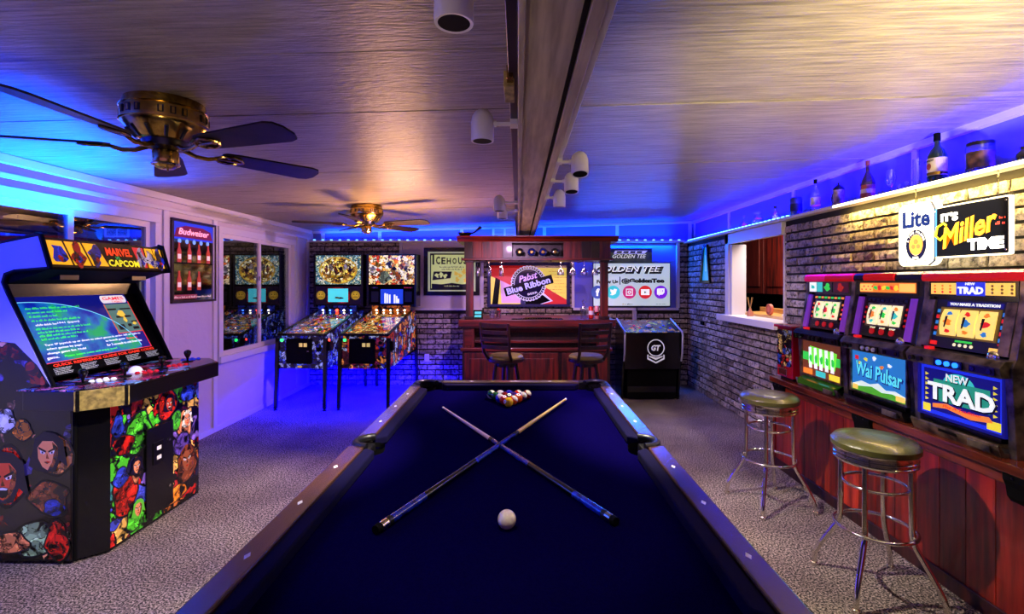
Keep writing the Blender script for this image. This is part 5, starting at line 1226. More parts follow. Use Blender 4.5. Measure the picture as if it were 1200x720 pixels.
# ------------------------------------------------------------------ ceiling fans
def fan(lab, loc, rz):
    t = thing('ceiling_fan', lab, 'ceiling fan', loc, rz, 'hugger ceiling fans')
    L_ = lambda F=None: MB(t, F, local=True)
    h = L_().lathe([(.08, -.165), (.11, -.155), (.155, -.105), (.164, -.095), (.166, -.088), (.166, -.03), (.160, -.02), (.154, .02)], (0, 0, 0), 40).build('motor_housing', M['brass'], smooth=True)
    for z in (-.088, -.026): L_().lathe([(.164, z - .004), (.171, z), (.164, z + .004)], (0, 0, 0), 40).build('housing_band', M['brass'], h, smooth=True)
    s0 = None
    for i in range(24):
        if i % 4 == 3: continue
        a = 2 * PI * i / 24; Fq = frame((.166 * math.cos(a), .166 * math.sin(a), -.057), (-math.sin(a), math.cos(a), 0), (0, 0, 1))
        L_(Fq).plate([(-.011, -.016), (.011, -.016), (.011, .016), (-.011, .016)], 0, .002).build('vent_slot', M['blk'], h)
        L_(Fq).plate([(-.005, -.013), (.005, -.013), (.005, .013), (-.005, .013)], .002, .004).build('slot_rib', M['brass'], h)
    for i in range(12):
        a = 2 * PI * i / 12 + .13
        L_().tube([(.142 * math.cos(a), .142 * math.sin(a), -.120), (.104 * math.cos(a), .104 * math.sin(a), -.158)], .008, 6).build('flute', M['blk'], h)
    L_().lathe([(.05, -.20), (.085, -.19), (.09, -.165), (.09, -.155)], (0, 0, 0), 28).build('flywheel', M['dark_metal'], smooth=True)
    sw_ = L_().lathe([(.0001, -.285), (.03, -.283), (.048, -.27), (.052, -.262), (.052, -.21), (.046, -.2)], (0, 0, 0), 28).build('switch_housing', M['brass'], smooth=True)
    L_().lathe([(.053, -.268), (.056, -.264), (.053, -.26)], (0, 0, 0), 28).build('housing_rim', M['chrome'], sw_, smooth=True)
    L_().tube([(.03, -.03, -.28), (.032, -.032, -.30)], .004, 6).build('pull_chain_knob', M['brass'], sw_)
    for i in range(5):
        a = R(52 + 72 * i); X = Matrix.Rotation(a, 4, 'Z') @ Matrix.Rotation(R(-12), 4, 'X')
        z = -.185
        def wd(x): return .058 + .022 * min(1, (x - .24) / .45)
        pts = [(.225, -.035), (.24, -.052)] + [(x, -wd(x)) for x in (.3, .4, .5, .6, .66)] + [(.70, -.066), (.72, -.03), (.72, .03), (.70, .066)] + [(x, wd(x)) for x in (.66, .6, .5, .4, .3)] + [(.24, .052), (.225, .035)]
        bl = MB(t, Matrix.Translation((0, 0, z)) @ X, local=True); bl.plate(pts, -.004, .004); bl = bl.build('blade', M['walnut_%d' % (i % 2)])
        ir = MB(t, Matrix.Translation((0, 0, z)) @ X, local=True)
        ir.tube([(.07, 0, .0), (.12, 0, -.02), (.17, 0, -.022), (.21, .0, -.010)], [.012, .010, .010, .009], 8)
        for s in (-1, 1): ir.tube([(.20, 0, -.010), (.225, s * .03, -.010), (.27, s * .042, -.009), (.31, s * .025, -.009), (.33, 0, -.009)], .0065, 6)
        ir.tube([(.20, 0, -.010), (.25, 0, -.010), (.33, 0, -.009)], .006, 6)
        for p_ in ((.255, .028), (.255, -.028), (.31, 0)): ir.disc(p_[0], p_[1], .009, -.016, -.004, 10)
        ir.build('blade_iron', M['brass'], bl, smooth=True)
    return t
for i in range(2): M['walnut_%d' % i] = mat('walnut_blade_%s' % 'ab'[i], c(44, 20, 12), .5, col2=c(10, 4, 3), ns=9, nd=5, stretch=(1, 1, 1), bump=.1, spec=.25)
f1 = fan('near ceiling fan with brass motor and dark walnut blades, upper left', (-1.60, 2.19, zc(-1.60) - .012), 0)
again(f1, (-1.60, 5.1, zc(-1.60) - .012), R(4), 'far ceiling fan with brass motor above the pinball machines')

# ------------------------------------------------------------------ track lights
t = thing('light_track', 'slim dark track rail along the left face of the beam', 'track', (-.015, 3, 2.17)); MB(t).box(-.030, -.001, .3, 6.6, 2.165, 2.195).build('rail', M['dark_metal'], bevel=.002)
t = thing('light_track', 'slim track rail along the right face of the beam', 'track', (.215, 3, 2.17)); MB(t).box(.201, .226, .3, 6.6, 2.165, 2.195).build('rail', M['white_plastic'], bevel=.002)
t = thing('track_connector', 'pale gold power connector clipped to the left track', 'connector', (-.03, 1.55, 2.18))
MB(t).box(-.045, -.012, 1.50, 1.64, 2.14, 2.19).build('box', M['brushed_gold'], bevel=.003); MB(t).box(-.035, -.015, 1.46, 1.50, 2.15, 2.19).build('plug', M['brass'], bevel=.002)
M['lens'] = mat('lamp_lens', c(160, 155, 150), .1, coat=.8, es=.35)
def track_head(lab, x, y, side, tilt=0, loz=2.085):
    t = thing('track_spotlight', lab, 'spotlight', (x, y, loz), 0, 'track spotlights on the beam')
    X = Matrix.Translation((0, 0, .06)) @ Matrix.Rotation(tilt, 4, 'X') @ Matrix.Translation((0, 0, -.06))
    MB(t, X, local=True).lathe([(.030, .022), (.037, .001), (.044, 0), (.045, .004), (.045, .075), (.040, .10), (.027, .118), (.012, .127), (.0001, .129)], (0, 0, 0), 28).build('housing', M['white_plastic'], smooth=True)
    MB(t, X, local=True).lathe([(.0375, .003), (.033, .008), (.03, .0215), (.0001, .0215)][::-1], (0, 0, -.002), 24).build('baffle', M['matte'], smooth=True)
    MB(t, X, local=True).lathe([(.0001, .008), (.014, .009), (.022, .016)], (0, 0, .0), 20).build('lamp', M['lens'], smooth=True)
    ex_ = (-.016 - x) if side < 0 else (.214 - x); s = 1 if ex_ > 0 else -1
    MB(t, local=True).box(min(s * .043, ex_), max(s * .043, ex_), -.007, .007, .062, .076).build('arm', M['white_plastic'], bevel=.002)
    MB(t, local=True).box(ex_ - .015, ex_ + .015, -.03, .03, .06, .09).build('adapter', M['white_plastic'], bevel=.002)
    MB(t, Matrix.Translation((s * .047, 0, .069)) @ Matrix.Rotation(PI / 2, 4, 'Y'), local=True).disc(0, 0, .012, -.008, .008, 12).build('swivel', M['white_plastic'])
track_head('white track spotlight cut off by the top edge of the photo', -.146, 1.10, -1, loz=2.12)
track_head('white track spotlight nearest fully visible on the left side of the beam', -.14, 1.90, -1)
track_head('white track spotlight upper of the far pair left of the beam', -.147, 3.77, -1)
track_head('white track spotlight lower of the far pair left of the beam', -.135, 4.20, -1)
track_head('white track spotlight nearest of three right of the beam', .32, 2.50, 1, R(-14))
track_head('white track spotlight middle of three right of the beam', .33, 2.98, 1, R(-10))
track_head('white track spotlight farthest of three right of the beam', .305, 3.55, 1, R(6))

# ------------------------------------------------------------------ bar stools
def stool(lab, loc, rz):
    t = thing('bar_stool', lab, 'stool', loc, rz, 'chrome bar stools')
    L_ = lambda F=None: MB(t, F, local=True)
    L_().lathe([(.178, .705), (.185, .712), (.186, .735), (.17, .755), (.12, .766), (.0001, .770)], (0, 0, 0), 40).build('seat', M['vinyl'], smooth=True)
    b = L_().lathe([(.13, .645), (.172, .645), (.176, .65), (.176, .656), (.171, .66), (.171, .665), (.176, .669), (.176, .676), (.171, .68), (.171, .685), (.176, .689), (.176, .70), (.178, .706)], (0, 0, 0), 40).build('seat_band', M['chrome'], smooth=True)
    L_().lathe([(.0001, .635), (.10, .636), (.13, .645)], (0, 0, 0), 24).build('swivel_plate', M['dark_metal'])
    for a in (45, 135, 225, 315):
        ca, sa = math.cos(R(a)), math.sin(R(a))
        L_().tube([(q * ca, q * sa, z) for q, z in ((.145, .648), (.146, .50), (.148, .34), (.152, .30), (.166, .265), (.225, .16), (.262, .085), (.272, .05), (.273, .02))], .0125, 12).build('leg', M['chrome'], smooth=True)
        L_().lathe([(.016, 0), (.017, .018), (.013, .022)], (.273 * ca, .273 * sa, 0), 12).build('foot_cap', M['chrome'], smooth=True)
    for z, q, w_ in ((.53, .134, .0075), (.315, .170, .009)):
        L_().tube([(q * math.cos(R(a)), q * math.sin(R(a)), z) for a in range(0, 360, 10)], w_, 10, closed=True).build('ring', M['chrome'], smooth=True)
    return t
st = stool('near chrome bar stool with round dark olive vinyl seat', (1.775, 2.40, 0), R(-6))
again(st, (1.735, 3.33, 0), R(10), 'far chrome bar stool with round dark olive vinyl seat near the serving hatch')

# ------------------------------------------------------------------ slot machine counter
t = thing('slot_counter', 'long low red wood counter carrying the slot machines on the right', 'counter', (2.3, 2.8, 0))
CX = 2.15; CY0, CY1 = 1.3, 4.02
MB(t).box(CX + .02, 2.50, CY0, CY1, 0, .70).build('carcass', M['darkwood'])
random.seed(12); y = CY0
while y < CY1 - .01:
    w_ = min(.145, CY1 - y); MB(t).box(CX, CX + .02, y + .0015, y + w_ - .0015, .06, .70).build('front_plank', [M['plank_a'], M['plank_b'], M['plank_c']][random.randrange(3)] , bevel=.002); y += w_
MB(t).box(CX - .012, CX, CY0, CY1, .0, .075).build('baseboard', M['darkwood'], bevel=.003)
MB(t).box(CX - .045, 2.50, CY0, CY1 + .02, .705, .75).build('counter_top', M['cherry_y'], bevel=.006)
MB(t).box(CX - .012, CX, CY0, CY1, .645, .705).build('apron_rail', M['cherry_y'], bevel=.003)
MB(t).box(CX - .01, 2.50, CY1, CY1 + .015, 0, .70).build('end_panel', M['cherry'])
for y in (2.03, 2.98, 3.93):
    m_ = MB(t); m_.prism([(CX - .038, .705), (CX - .038, .675), (CX - .025, .645), (CX - .018, .60), (CX - .0, .575), (CX - .0, .705)], 'y', y - .075, y + .075); b = m_.build('corbel', M['matte'], bevel=.004)
    for dy in (-.03, .03): MB(t, FR(CX - .036, y + dy, .69)).disc(0, -.0, .006, 0, .005, 10).build('bolt', M['dark_metal'], b)
# ------------------------------------------------------------------ slot machines
M['slot_metal'] = mat('slot_metal', c(170, 158, 130), .28, .75, col2=c(70, 64, 56), ns=14)
M['slot_dark'] = mat('slot_dark', c(20, 20, 26), .2, coat=.4)
M['violet_chrome'] = mat('violet_mirror', c(190, 120, 240), .2, .6, es=.25, ec=c(150, 60, 220))
M['smoke_red'] = mat('red_lamp_cover', c(205, 20, 24), .2, coat=.5, es=.45)
M['smoke_pink'] = mat('pink_lamp_cover', c(225, 20, 90), .2, coat=.5, es=.5)
E_ = {k_: flat('slot_' + k_, c(*v), .9) for k_, v in dict(cream=(250, 240, 190), amber=(250, 200, 90), orange=(240, 130, 40), green=(50, 200, 70), teal=(60, 190, 180), blue=(30, 50, 220), navy=(16, 16, 110), white=(245, 250, 245), red=(220, 30, 30), yellow=(235, 215, 50), sky=(40, 120, 190), lime=(120, 240, 60)).items()}
M['reel'] = flat('reel_cream', c(250, 236, 180), .95)
M['reel2'] = flat('reel_gold', c(250, 215, 110), 1.0)
def tri(F, t, u, v, r, n, mt, name='symbol', par=None, seed=1, amp=.25):
    return MB(t, F).plate(blob(u, v, r, r * .8, seed, amp=amp), n, n + .002).build(name, mt, par)
def slot(lab, yl, kind):
    """yl: y of the far (left) side; u runs toward the camera"""
    t = thing('slot_machine', lab, 'slot machine', (2.3, yl - .27, .75), 0, 'slot machines on the counter')
    W = .535; XF = 2.175; F = FR(XF, yl - .003, .75)
    MB(t, F).box(.0, W, .01, .80, -.32, -.07).build('cabinet', M['slot_dark'], bevel=.004)
    for a, b in ((0, .035), (W - .035, W)):
        MB(t, F).prism([(.0, -.075), (.0, .0), (.40, .02), (.44, .0), (.70, -.045), (.815, -.05), (.815, -.075)], 'x', a, b).build('side_frame', M['slot_metal'] if kind != 2 else M['slot_dark'], bevel=.003)
    # coin tray
    tr = MB(t, F).prism([(.0, -.07), (.0, .035), (.05, .055), (.06, .05), (.02, .02), (.02, -.05), (.085, -.05), (.085, -.07)], 'x', .03, W - .03).build('coin_tray', M['slot_dark'] if kind == 2 else M['slot_metal'], bevel=.002)
    MB(t, F).box(.06, W - .06, .052, .075, -.05, .010).build('tray_hood', M['black'], tr, bevel=.003)
    MB(t, F).box(.20, .30, .03, .055, .03, .052).build('coin_chute', M['matte'], tr)
    MB(t, F).box(.36, .47, .012, .045, .03, .056).build('ash_tray', M['slot_metal'], tr, bevel=.003)
    # belly glass
    b0, b1 = .095, .345
    bf = MB(t, F); bf.box(.035, W - .035, b0 - .012, b0, -.02, .018); bf.box(.035, W - .035, b1, b1 + .012, -.02, .018); bf.box(.035, .047, b0, b1, -.02, .018); bf.box(W - .047, W - .035, b0, b1, -.02, .018); bf.build('belly_frame', M['slot_metal'] if kind != 3 else E_['navy'])
    Gp = F @ Matrix.Translation((0, 0, .006))
    def P(nm, pts, m, n0=.001, par=None): return MB(t, Gp).plate(pts, n0, n0 + .0012).build(nm, m, par)
    def rect(a, b_, c_, d): return [(a, c_), (b_, c_), (b_, d), (a, d)]
    if kind == 3:
        bl = MB(t, Gp).box(.047, W - .047, b0, b1, -.004, .001).build('belly_glass', E_['blue'])
        P('belly_inner', rect(.065, W - .065, b0 + .02, b1 - .015), E_['navy'], .001, bl)
        for s in (0, 1):
            for q in range(6): x = .075 if s == 0 else W - .095; P('side_mark', [(x, .16 + q * .026), (x + .02, .168 + q * .026), (x, .176 + q * .026)], E_['yellow'], .0022, bl)
            P('pay_box', rect(*((.06, .105) if s == 0 else (W - .125, W - .06)), b0 + .008, b0 + .048), E_['yellow'], .0022, bl)
        P('sun_disc', [(.265 + .085 * math.cos(2 * PI * i / 24), .27 + .055 * math.sin(2 * PI * i / 24)) for i in range(24)], E_['teal'], .0022, bl)
        P('title_panel', rect(.125, .425, .17, .28), flat('trad_teal', c(40, 150, 120), .8), .0028, bl)
        MB(t, Gp).text('NEW', .262, .296, .042, .13, .004, bold=.03).build('lettering_shadow', M['blk'], bl)
        MB(t, Gp).text('NEW', .260, .299, .038, .12, .0056, bold=.01).build('lettering', E_['white'], bl)
        MB(t, Gp).text('TRAD', .275, .213, .094, .37, .004, bold=.07).build('lettering_shadow', M['blk'], bl)
        MB(t, Gp).text('TRAD', .272, .218, .088, .36, .0056, bold=.035).build('lettering', E_['white'], bl)
        P('scroll', [(.12, .15), (.2, .165), (.3, .145), (.42, .158), (.44, .135), (.33, .12), (.2, .14), (.12, .13)][::-1], E_['orange'], .003, bl)
        MB(t, Gp).text('Play A Tradition', .28, .148, .020, .2, .0045, shear=.2).build('script', E_['red'], bl)
    elif kind == 2:
        bl = MB(t, Gp).box(.047, W - .047, b0, b1, -.004, .001).build('belly_glass', E_['sky'])
        P('hill', [(.05, b0), (.48, b0), (.48, .13), (.40, .15), (.33, .14), (.27, .17), (.2, .15), (.13, .16), (.05, .13)], flat('cloud_white', c(220, 235, 225), .9), .001, bl)
        P('grass', [(.05, b0), (.48, b0), (.48, .115), (.38, .13), (.30, .12), (.22, .14), (.12, .125), (.05, .115)], flat('grass_green', c(80, 170, 40), .8), .0022, bl)
        for q, (u, v) in enumerate(((.17, .30), (.24, .315), (.30, .27), (.12, .27), (.36, .29))): tri(Gp, t, u, v, .014, .0022, [E_['yellow'], E_['white'], E_['orange']][q % 3], 'star', bl, q)
        P('pay_box', rect(.055, .10, b0 + .005, b0 + .035), E_['amber'], .0034, bl); P('pay_box', rect(.41, .475, b0 + .005, b0 + .035), E_['amber'], .0034, bl)
        P('red_mark', rect(.075, .105, .29, .315), E_['red'], .0022, bl)
        MB(t, Gp).text('Wai Pulsar', .272, .224, .092, .385, .0034, bold=.06, rot=-.06).build('lettering_shadow', E_['navy'], bl)
        MB(t, Gp).text('Wai Pulsar', .270, .228, .086, .37, .005, bold=.015, rot=-.06).build('lettering', flat('aqua_text', c(90, 220, 235), 1), bl)
    else:
        bl = MB(t, Gp).box(.047, W - .047, b0, b1, -.004, .001).build('belly_glass', flat('belly_brown', c(120, 60, 30), .6))
        P('green_bar', rect(.05, W - .05, .20, .26), E_['green'], .001, bl)
        P('green_patch', [(.12, .18), (.42, .17), (.44, .29), (.14, .31)], E_['lime'], .0022, bl)
        for q in range(5): P('white_strip', [(.13 + q * .062, .15), (.165 + q * .062, .15), (.155 + q * .062, .30), (.125 + q * .062, .30)], E_['white'], .0034, bl); P('green_fruit', blob(.152 + q * .062, .22, .016, .03, q), E_['green'], .0046, bl)
        for q in range(3): P('pay_box', rect(.06 + q * .15, .17 + q * .15, .10, .14), [E_['orange'], E_['teal'], E_['yellow']][q], .0034, bl)
        MB(t, F).prism([(.085, -.02), (.06, .055), (.02, .055), (.02, .045), (.05, .04)], 'x', .06, W - .06).build('green_glow_tray', mat('green_tray', c(40, 90, 20), .15, coat=.5, es=.25))
    # button deck
    dk = MB(t, F).prism([(.355, -.02), (.355, .055), (.40, .065), (.43, .04), (.435, -.02)], 'x', .01, W - .01).build('button_deck', M['slot_metal'] if kind != 1 else M['slot_dark'], bevel=.003)
    Fd = frame(F @ Vector((0, .36, .062)), (0, -1, 0), (-.0, 0, 1))
    MB(t, Fd).box(.19, .345, .0, .038, .0, .006).build('button_bezel', M['black'], dk)
    for q in range(3): MB(t, Fd).disc(.225 + q * .045, .019, .0125, .006, .014, 16).build('stop_button', flat('btn_blue', c(30, 110, 255), 3) if kind == 3 else (M['wht'] if kind == 2 else M['dark_metal']), dk)
    for q in range(2): MB(t, Fd).disc(.06 + q * .05, .02, .013, .0, .018, 16).build('knob', M['black'], dk)
    MB(t, Fd).box(.38, .50, .004, .034, 0, .004).build('coin_panel', M['dark_metal'], dk)
    for q in (.40, .48): MB(t, Fd).disc(q, .019, .010, .004, .009, 14).build('key_lock', M['black'], dk)
    Fz = frame(F @ Vector((0, .432, .0)), (0, -1, 0), (1, 0, 0))
    m_ = MB(t, F); m_.ball((.44, .437, .01), .03, 16, 8, .45); m_.build('coin_dish', M['chrome'], dk, smooth=True)
    MB(t, F).box(.09, .12, .43, .445, -.0, .03).build('bet_button', E_['red'], dk)
    # reel panel, leaning back
    pv = Vector((0, .255, -.05)).normalized(); PF = F @ frame((0, .445, -.008), (1, 0, 0), pv); H_ = .25
    rp_ = MB(t, PF).box(.035, W - .035, 0, H_, -.02, 0).build('reel_panel', M['slot_dark'] if kind != 3 else flat('panel_navy', c(20, 22, 60), .2))
    for u0, u1 in ((.036, .085), (W - .085, W - .036)):
        MB(t, PF).plate([(u0, .0), (u1, .0), (u1 + (.0 if u0 > .2 else -.01), H_ - .005), (u0, H_ - .005)], 0, .012).build('side_mirror', M['violet_chrome'] if kind != 3 else M['slot_metal'], rp_)
    ru0, ru1, rv0, rv1 = (.135, .40, .075, .20) if kind != 3 else (.125, .415, .065, .20)
    wn = MB(t, PF); wn.box(ru0 - .012, ru1 + .012, rv0 - .010, rv0, 0, .006); wn.box(ru0 - .012, ru1 + .012, rv1, rv1 + .010, 0, .006); wn.box(ru0 - .012, ru0, rv0, rv1, 0, .006); wn.box(ru1, ru1 + .012, rv0, rv1, 0, .006)
    wn.build('reel_window', M['slot_metal'] if kind != 3 else flat('gold_frame', c(150, 120, 40), .2), rp_)
    rw = (ru1 - ru0 - .02) / 3
    for q in range(3):
        a0 = ru0 + .002 + q * (rw + .008); k = 8; vs = []; fs = []
        for i in range(k + 1):
            v = rv0 + (rv1 - rv0) * i / k; n = .0005 + .012 * (1 - ((i / k - .5) * 2) ** 2)
            vs += [(a0, v, n), (a0 + rw, v, n)]
        for i in range(k): fs.append((2 * i, 2 * i + 1, 2 * i + 3, 2 * i + 2))
        nb = len(vs); vs += [(v[0], v[1], 0) for v in vs]; fs += [(2 * i + nb, 2 * i + 2 + nb, 2 * i + 3 + nb, 2 * i + 1 + nb) for i in range(k)]
        for i in range(k): fs += [(2 * i, 2 * i + 2, 2 * i + 2 + nb, 2 * i + nb), (2 * i + 3, 2 * i + 1, 2 * i + 1 + nb, 2 * i + 3 + nb)]
        re = MB(t, PF).add(vs, fs).build('reel', M['reel2'] if kind == 3 else M['reel'], rp_)
        mid = a0 + rw / 2
        for j, (vv, s_) in enumerate(((rv0 + .022, .014), ((rv0 + rv1) / 2, .022), (rv1 - .022, .014))):
            mt = {1: [E_['green'], E_['green'], E_['red']], 2: [E_['teal'], E_['orange'], E_['green']], 3: [E_['red'], E_['orange'], E_['sky']]}[kind][(q + j) % 3]
            n = .0125 if j == 1 else .0085
            MB(t, PF).plate(blob(mid, vv, s_, s_ * .75, q + j * 3 + kind, amp=.22), n, n + .002).build('reel_symbol', mt, re)
            if j == 1: MB(t, PF).plate([(mid - .018, vv - .028), (mid - .01, vv - .028), (mid - .002, vv + .03), (mid - .016, vv + .03)], n + .0015, n + .0025).build('reel_symbol', M['blk'], re)
    if kind == 3:
        MB(t, PF).box(.14, .43, .215, .24, 0, .003).build('slogan_plate', E_['navy'], rp_)
        MB(t, PF).text('YOU MAKE A TRADITION', .285, .2275, .014, .26, .003, bold=.04).build('slogan', E_['white'], rp_)
        for q in range(4): MB(t, PF).disc(.22 + q * .03, .022, .008, 0, .003, 12).build('counter_light', E_['cream'], rp_)
        MB(t, PF).box(.22, .31, .036, .046, 0, .002).build('green_strip', E_['green'], rp_)
        for s in (0, 1):
            for q in range(5): MB(t, PF).box(*((.09, .108) if s == 0 else (.432, .448)), .06 + q * .03, .078 + q * .03, 0, .002).build('pay_line', E_['red'] if q % 2 else E_['sky'], rp_)
        MB(t, PF).box(.07, .12, .01, .03, 0, .004).build('label_plate', E_['red'], rp_); MB(t, PF).box(.40, .46, .01, .03, 0, .004).build('label_plate', E_['amber'], rp_)
        MB(t, PF).text('WAIT', .45, .048, .010, .035, .001).build('small_word', E_['red'], rp_)
    else:
        for q in range(9): MB(t, PF).box(.11 + q * .036, .135 + q * .036, .222, .236, 0, .003).build('top_cell', (E_['green'] if q % 2 else E_['orange']) if kind == 1 else M['dark_metal'], rp_)
        for s in (0, 1):
            for q in range(4): MB(t, PF).disc(.108 if s == 0 else .427, .085 + q * .032, .008, 0, .003, 10).build('pay_lamp', [E_['red'], E_['orange']][q % 2] if kind == 1 else M['smoke_red'], rp_)
        for q in range(3): MB(t, PF).disc(.19 + q * .078, .035, .019, 0, .006, 16).build('stop_lamp', M['smoke_red'], rp_)
        if kind == 2: [MB(t, PF).text('STOP', .19 + q * .078, .058, .010, .045, .001, bold=.03).build('small_word', E_['cream'], rp_) for q in range(3)]
    # upper glass and lamp cap
    Fu = F @ Matrix.Translation((0, .71, -.045))
    ug = MB(t, Fu).box(.035, W - .035, -.005, .075, -.02, 0).build('top_panel', M['slot_dark'])
    if kind == 3:
        MB(t, Fu).box(.05, W - .05, .008, .066, 0, .003).build('top_glass', E_['amber'], ug)
        MB(t, Fu).box(.20, .35, .004, .07, .003, .005).build('title_plate', E_['blue'], ug)
        MB(t, Fu).text('NEW', .275, .062, .012, .05, .005, bold=.03).text('TRAD', .275, .030, .036, .135, .005, bold=.05).build('lettering', E_['white'], ug)
        for q in range(3):
            for j in range(3): MB(t, Fu).disc(.075 + q * .045, .02 + j * .016, .006, .003, .005, 8).build('pay_mark', E_['red'] if j == 0 else E_['orange'], ug); MB(t, Fu).disc(.385 + q * .045, .02 + j * .016, .006, .003, .005, 8).build('pay_mark', M['brushed_gold'], ug)
    elif kind == 2:
        MB(t, Fu).box(.05, W - .05, .008, .066, 0, .003).build('top_glass', E_['orange'], ug)
        MB(t, Fu).box(.05, .16, .014, .060, .003, .005).build('pay_box', E_['amber'], ug); MB(t, Fu).box(.37, .48, .014, .060, .003, .005).build('pay_box', E_['amber'], ug)
        for q in range(6): tri(Fu, t, .185 + q * .032, .036, .016, .003, [E_['green'], E_['red'], E_['yellow']][q % 3], 'fruit_mark', ug, q)
        for q in range(6): tri(Fu, t, .07 + q * .018, .025 + .02 * (q % 2), .006, .005, E_['red'], 'fruit_mark', ug, q)
    else:
        for q, (a, b, m) in enumerate(((.05, .13, E_['white']), (.14, .20, E_['teal']), (.21, .31, M['slot_dark']), (.33, .48, flat('maroon_glass', c(90, 10, 16), .3)))): MB(t, Fu).box(a, b, .0, .07, 0, .003).build('picture_cell', m, ug)
        tri(Fu, t, .09, .035, .02, .003, E_['teal'], 'cell_mark', ug, 3); tri(Fu, t, .26, .035, .03, .003, E_['green'], 'cell_mark', ug, 5); tri(Fu, t, .40, .035, .03, .003, M['smoke_red'], 'cell_mark', ug, 7)
    cap = [(.785, -.075), (.785, -.035), (.80, -.028), (.825, -.032), (.838, -.05), (.84, -.075), (.84, -.20), (.785, -.20)]
    MB(t, F).prism(cap, 'x', .0, W).build('lamp_cap', {1: M['smoke_pink'], 2: M['slot_dark'], 3: M['smoke_red']}[kind], bevel=.004)
    if kind == 1: MB(t, F).prism([(p[0], p[1] + .0015) for p in cap], 'x', .25, W).build('red_cap_half', M['smoke_red'])
    if kind == 2: MB(t, F).prism([(.79, -.06), (.79, -.026), (.81, -.018), (.832, -.028), (.836, -.06)], 'x', .10, .35).build('red_lens', M['smoke_red'], bevel=.003)
    return t
slot('slot machine with green fruit belly glass and pink red lamp cap, farthest left', 3.718, 1)
slot('slot machine with blue sky cartoon belly glass, middle of the three', 3.175, 2)
slot('slot machine with large white TRAD lettering on blue belly glass, nearest', 2.64, 3)
# small red vending box
t = thing('candy_machine', 'small red box vending machine left of the slot machines on the counter', 'vending machine', (2.25, 3.86, .75))
MB(t).box(2.14, 2.40, 3.76, 3.98, .77, 1.17).build('housing', mat('red_enamel', c(170, 14, 30), .25, coat=.4), bevel=.006)
MB(t).box(2.12, 2.42, 3.74, 4.0, 1.165, 1.185).build('lid', mat('red_enamel_lid', c(190, 30, 60), .25, coat=.4), bevel=.005)
MB(t).box(2.16, 2.38, 3.78, 3.96, .75, .77).build('foot', M['matte'])
MB(t, FR(2.138, 3.975, .95)).box(.01, .205, -.09, .20, 0, .004).build('picture_front', art('candy_art', [c(30, 60, 140), c(210, 180, 90), c(200, 50, 40), c(20, 20, 30), c(160, 170, 190)], 22, es=.15, line=.05, dist=.06))
MB(t, FR(2.138, 3.975, .80)).box(.05, .16, -.01, .04, 0, .015).build('chute_door', M['chrome'], bevel=.002)
MB(t, FR(2.138, 3.975, .86)).disc(.105, 0, .018, 0, .02, 14).build('turn_knob', M['chrome'])

# ------------------------------------------------------------------ lit beer signs on the brick
XS = 2.46
t = thing('can_sign', 'lit white beer can shaped sign reading Lite on the right wall', 'sign', (XS, 2.96, 1.82)); Fs1 = FR(XS, 2.965, 1.825)
def rrect(a, b, r, n=5):
    return [(sx * (a - r) + r * math.cos(q), sy * (b - r) + r * math.sin(q)) for sx, sy, q0 in ((1, -1, -PI / 2), (1, 1, 0), (-1, 1, PI / 2), (-1, -1, PI)) for q in [q0 + PI / 2 * i / n for i in range(n + 1)]]
lw = flat('sign_glow_white', c(255, 250, 225), 1.5)
MB(t, Fs1).plate(rrect(.150, .195, .05), -.02, .0).build('backing', lw)
can = [(-.085, -.19), (.085, -.19), (.12, -.165), (.122, -.15), (.122, .14), (.10, .18), (.085, .188), (-.085, .188), (-.10, .18), (-.122, .14), (-.122, -.15), (-.12, -.165)]
MB(t, Fs1).plate([(p[0] * 1.05, p[1] * 1.02) for p in can], .0, .008).build('can_edge', flat('sign_edge_navy', c(12, 20, 70), 0))
MB(t, Fs1).plate(can, .008, .012).build('can_face', flat('can_face', c(250, 250, 245), 1.05))
bl_ = mat('lite_blue', c(6, 30, 110), .7, spec=.05)
MB(t, Fs1).text('Lite', .0, .095, .105, .205, .012, bold=.035).build('lettering', bl_)
m_ = MB(t, Fs1 @ Matrix.Translation((0, -.065, 0)) @ Matrix.Diagonal((1, 1.25, 1, 1)))
m_.ring(0, 0, .052, .075, .012, .014, 32); m_.build('seal_ring', mat('seal_navy', c(8, 10, 60), .7, spec=.05))
m_ = MB(t, Fs1); m_.disc(0, -.065, .05, .012, .014, 28, .063); m_.build('seal_center', flat('seal_orange', c(235, 140, 40), .7))
m_ = MB(t, Fs1); m_.disc(-.018, -.075, .014, .014, .015, 12); m_.disc(.018, -.075, .014, .014, .015, 12); m_.disc(0, -.045, .016, .014, .015, 12); m_.build('seal_crest', flat('seal_crest', c(210, 100, 30), .6))
m_ = MB(t, Fs1)
for i, ch_ in enumerate('A FINE PILSNER'):
    if ch_ == ' ': continue
    a = R(160 - i * 140 / 13); m_.text(ch_, .064 * math.cos(a), -.065 + .079 * math.sin(a), .013, None, .014, rot=a - PI / 2, bold=.03)
m_.text('BEER', 0, -.145, .015, .045, .014, bold=.03); m_.build('seal_lettering', flat('seal_white', c(250, 250, 250), 1))
for u in (-.07, .07): m_ = MB(t, Fs1).disc(u, -.165, .012, .012, .0135, 10).build('gold_crest', flat('pale_gold', c(235, 215, 150), .8))
def chain(y, z0, z1, lab, x=2.447):
    tt = thing('hanging_chain', lab, 'chain', (x, y, z0)); n = int((z1 - z0) / .016)
    for i in range(n):
        z = z0 + (i + .5) * (z1 - z0) / n; a, b = ((.004, .0) if i % 2 else (0, .004))
        MB(tt).tube([(x + a * math.cos(q) , y + b * math.cos(q) * 1.0, z + .010 * math.sin(q)) for q in [2 * PI * j / 8 for j in range(8)]], .0016, 5, closed=True).build('link', M['dark_metal'])
chain(2.97, 2.02, 2.11, 'short dark chain holding the can shaped sign', 2.45)
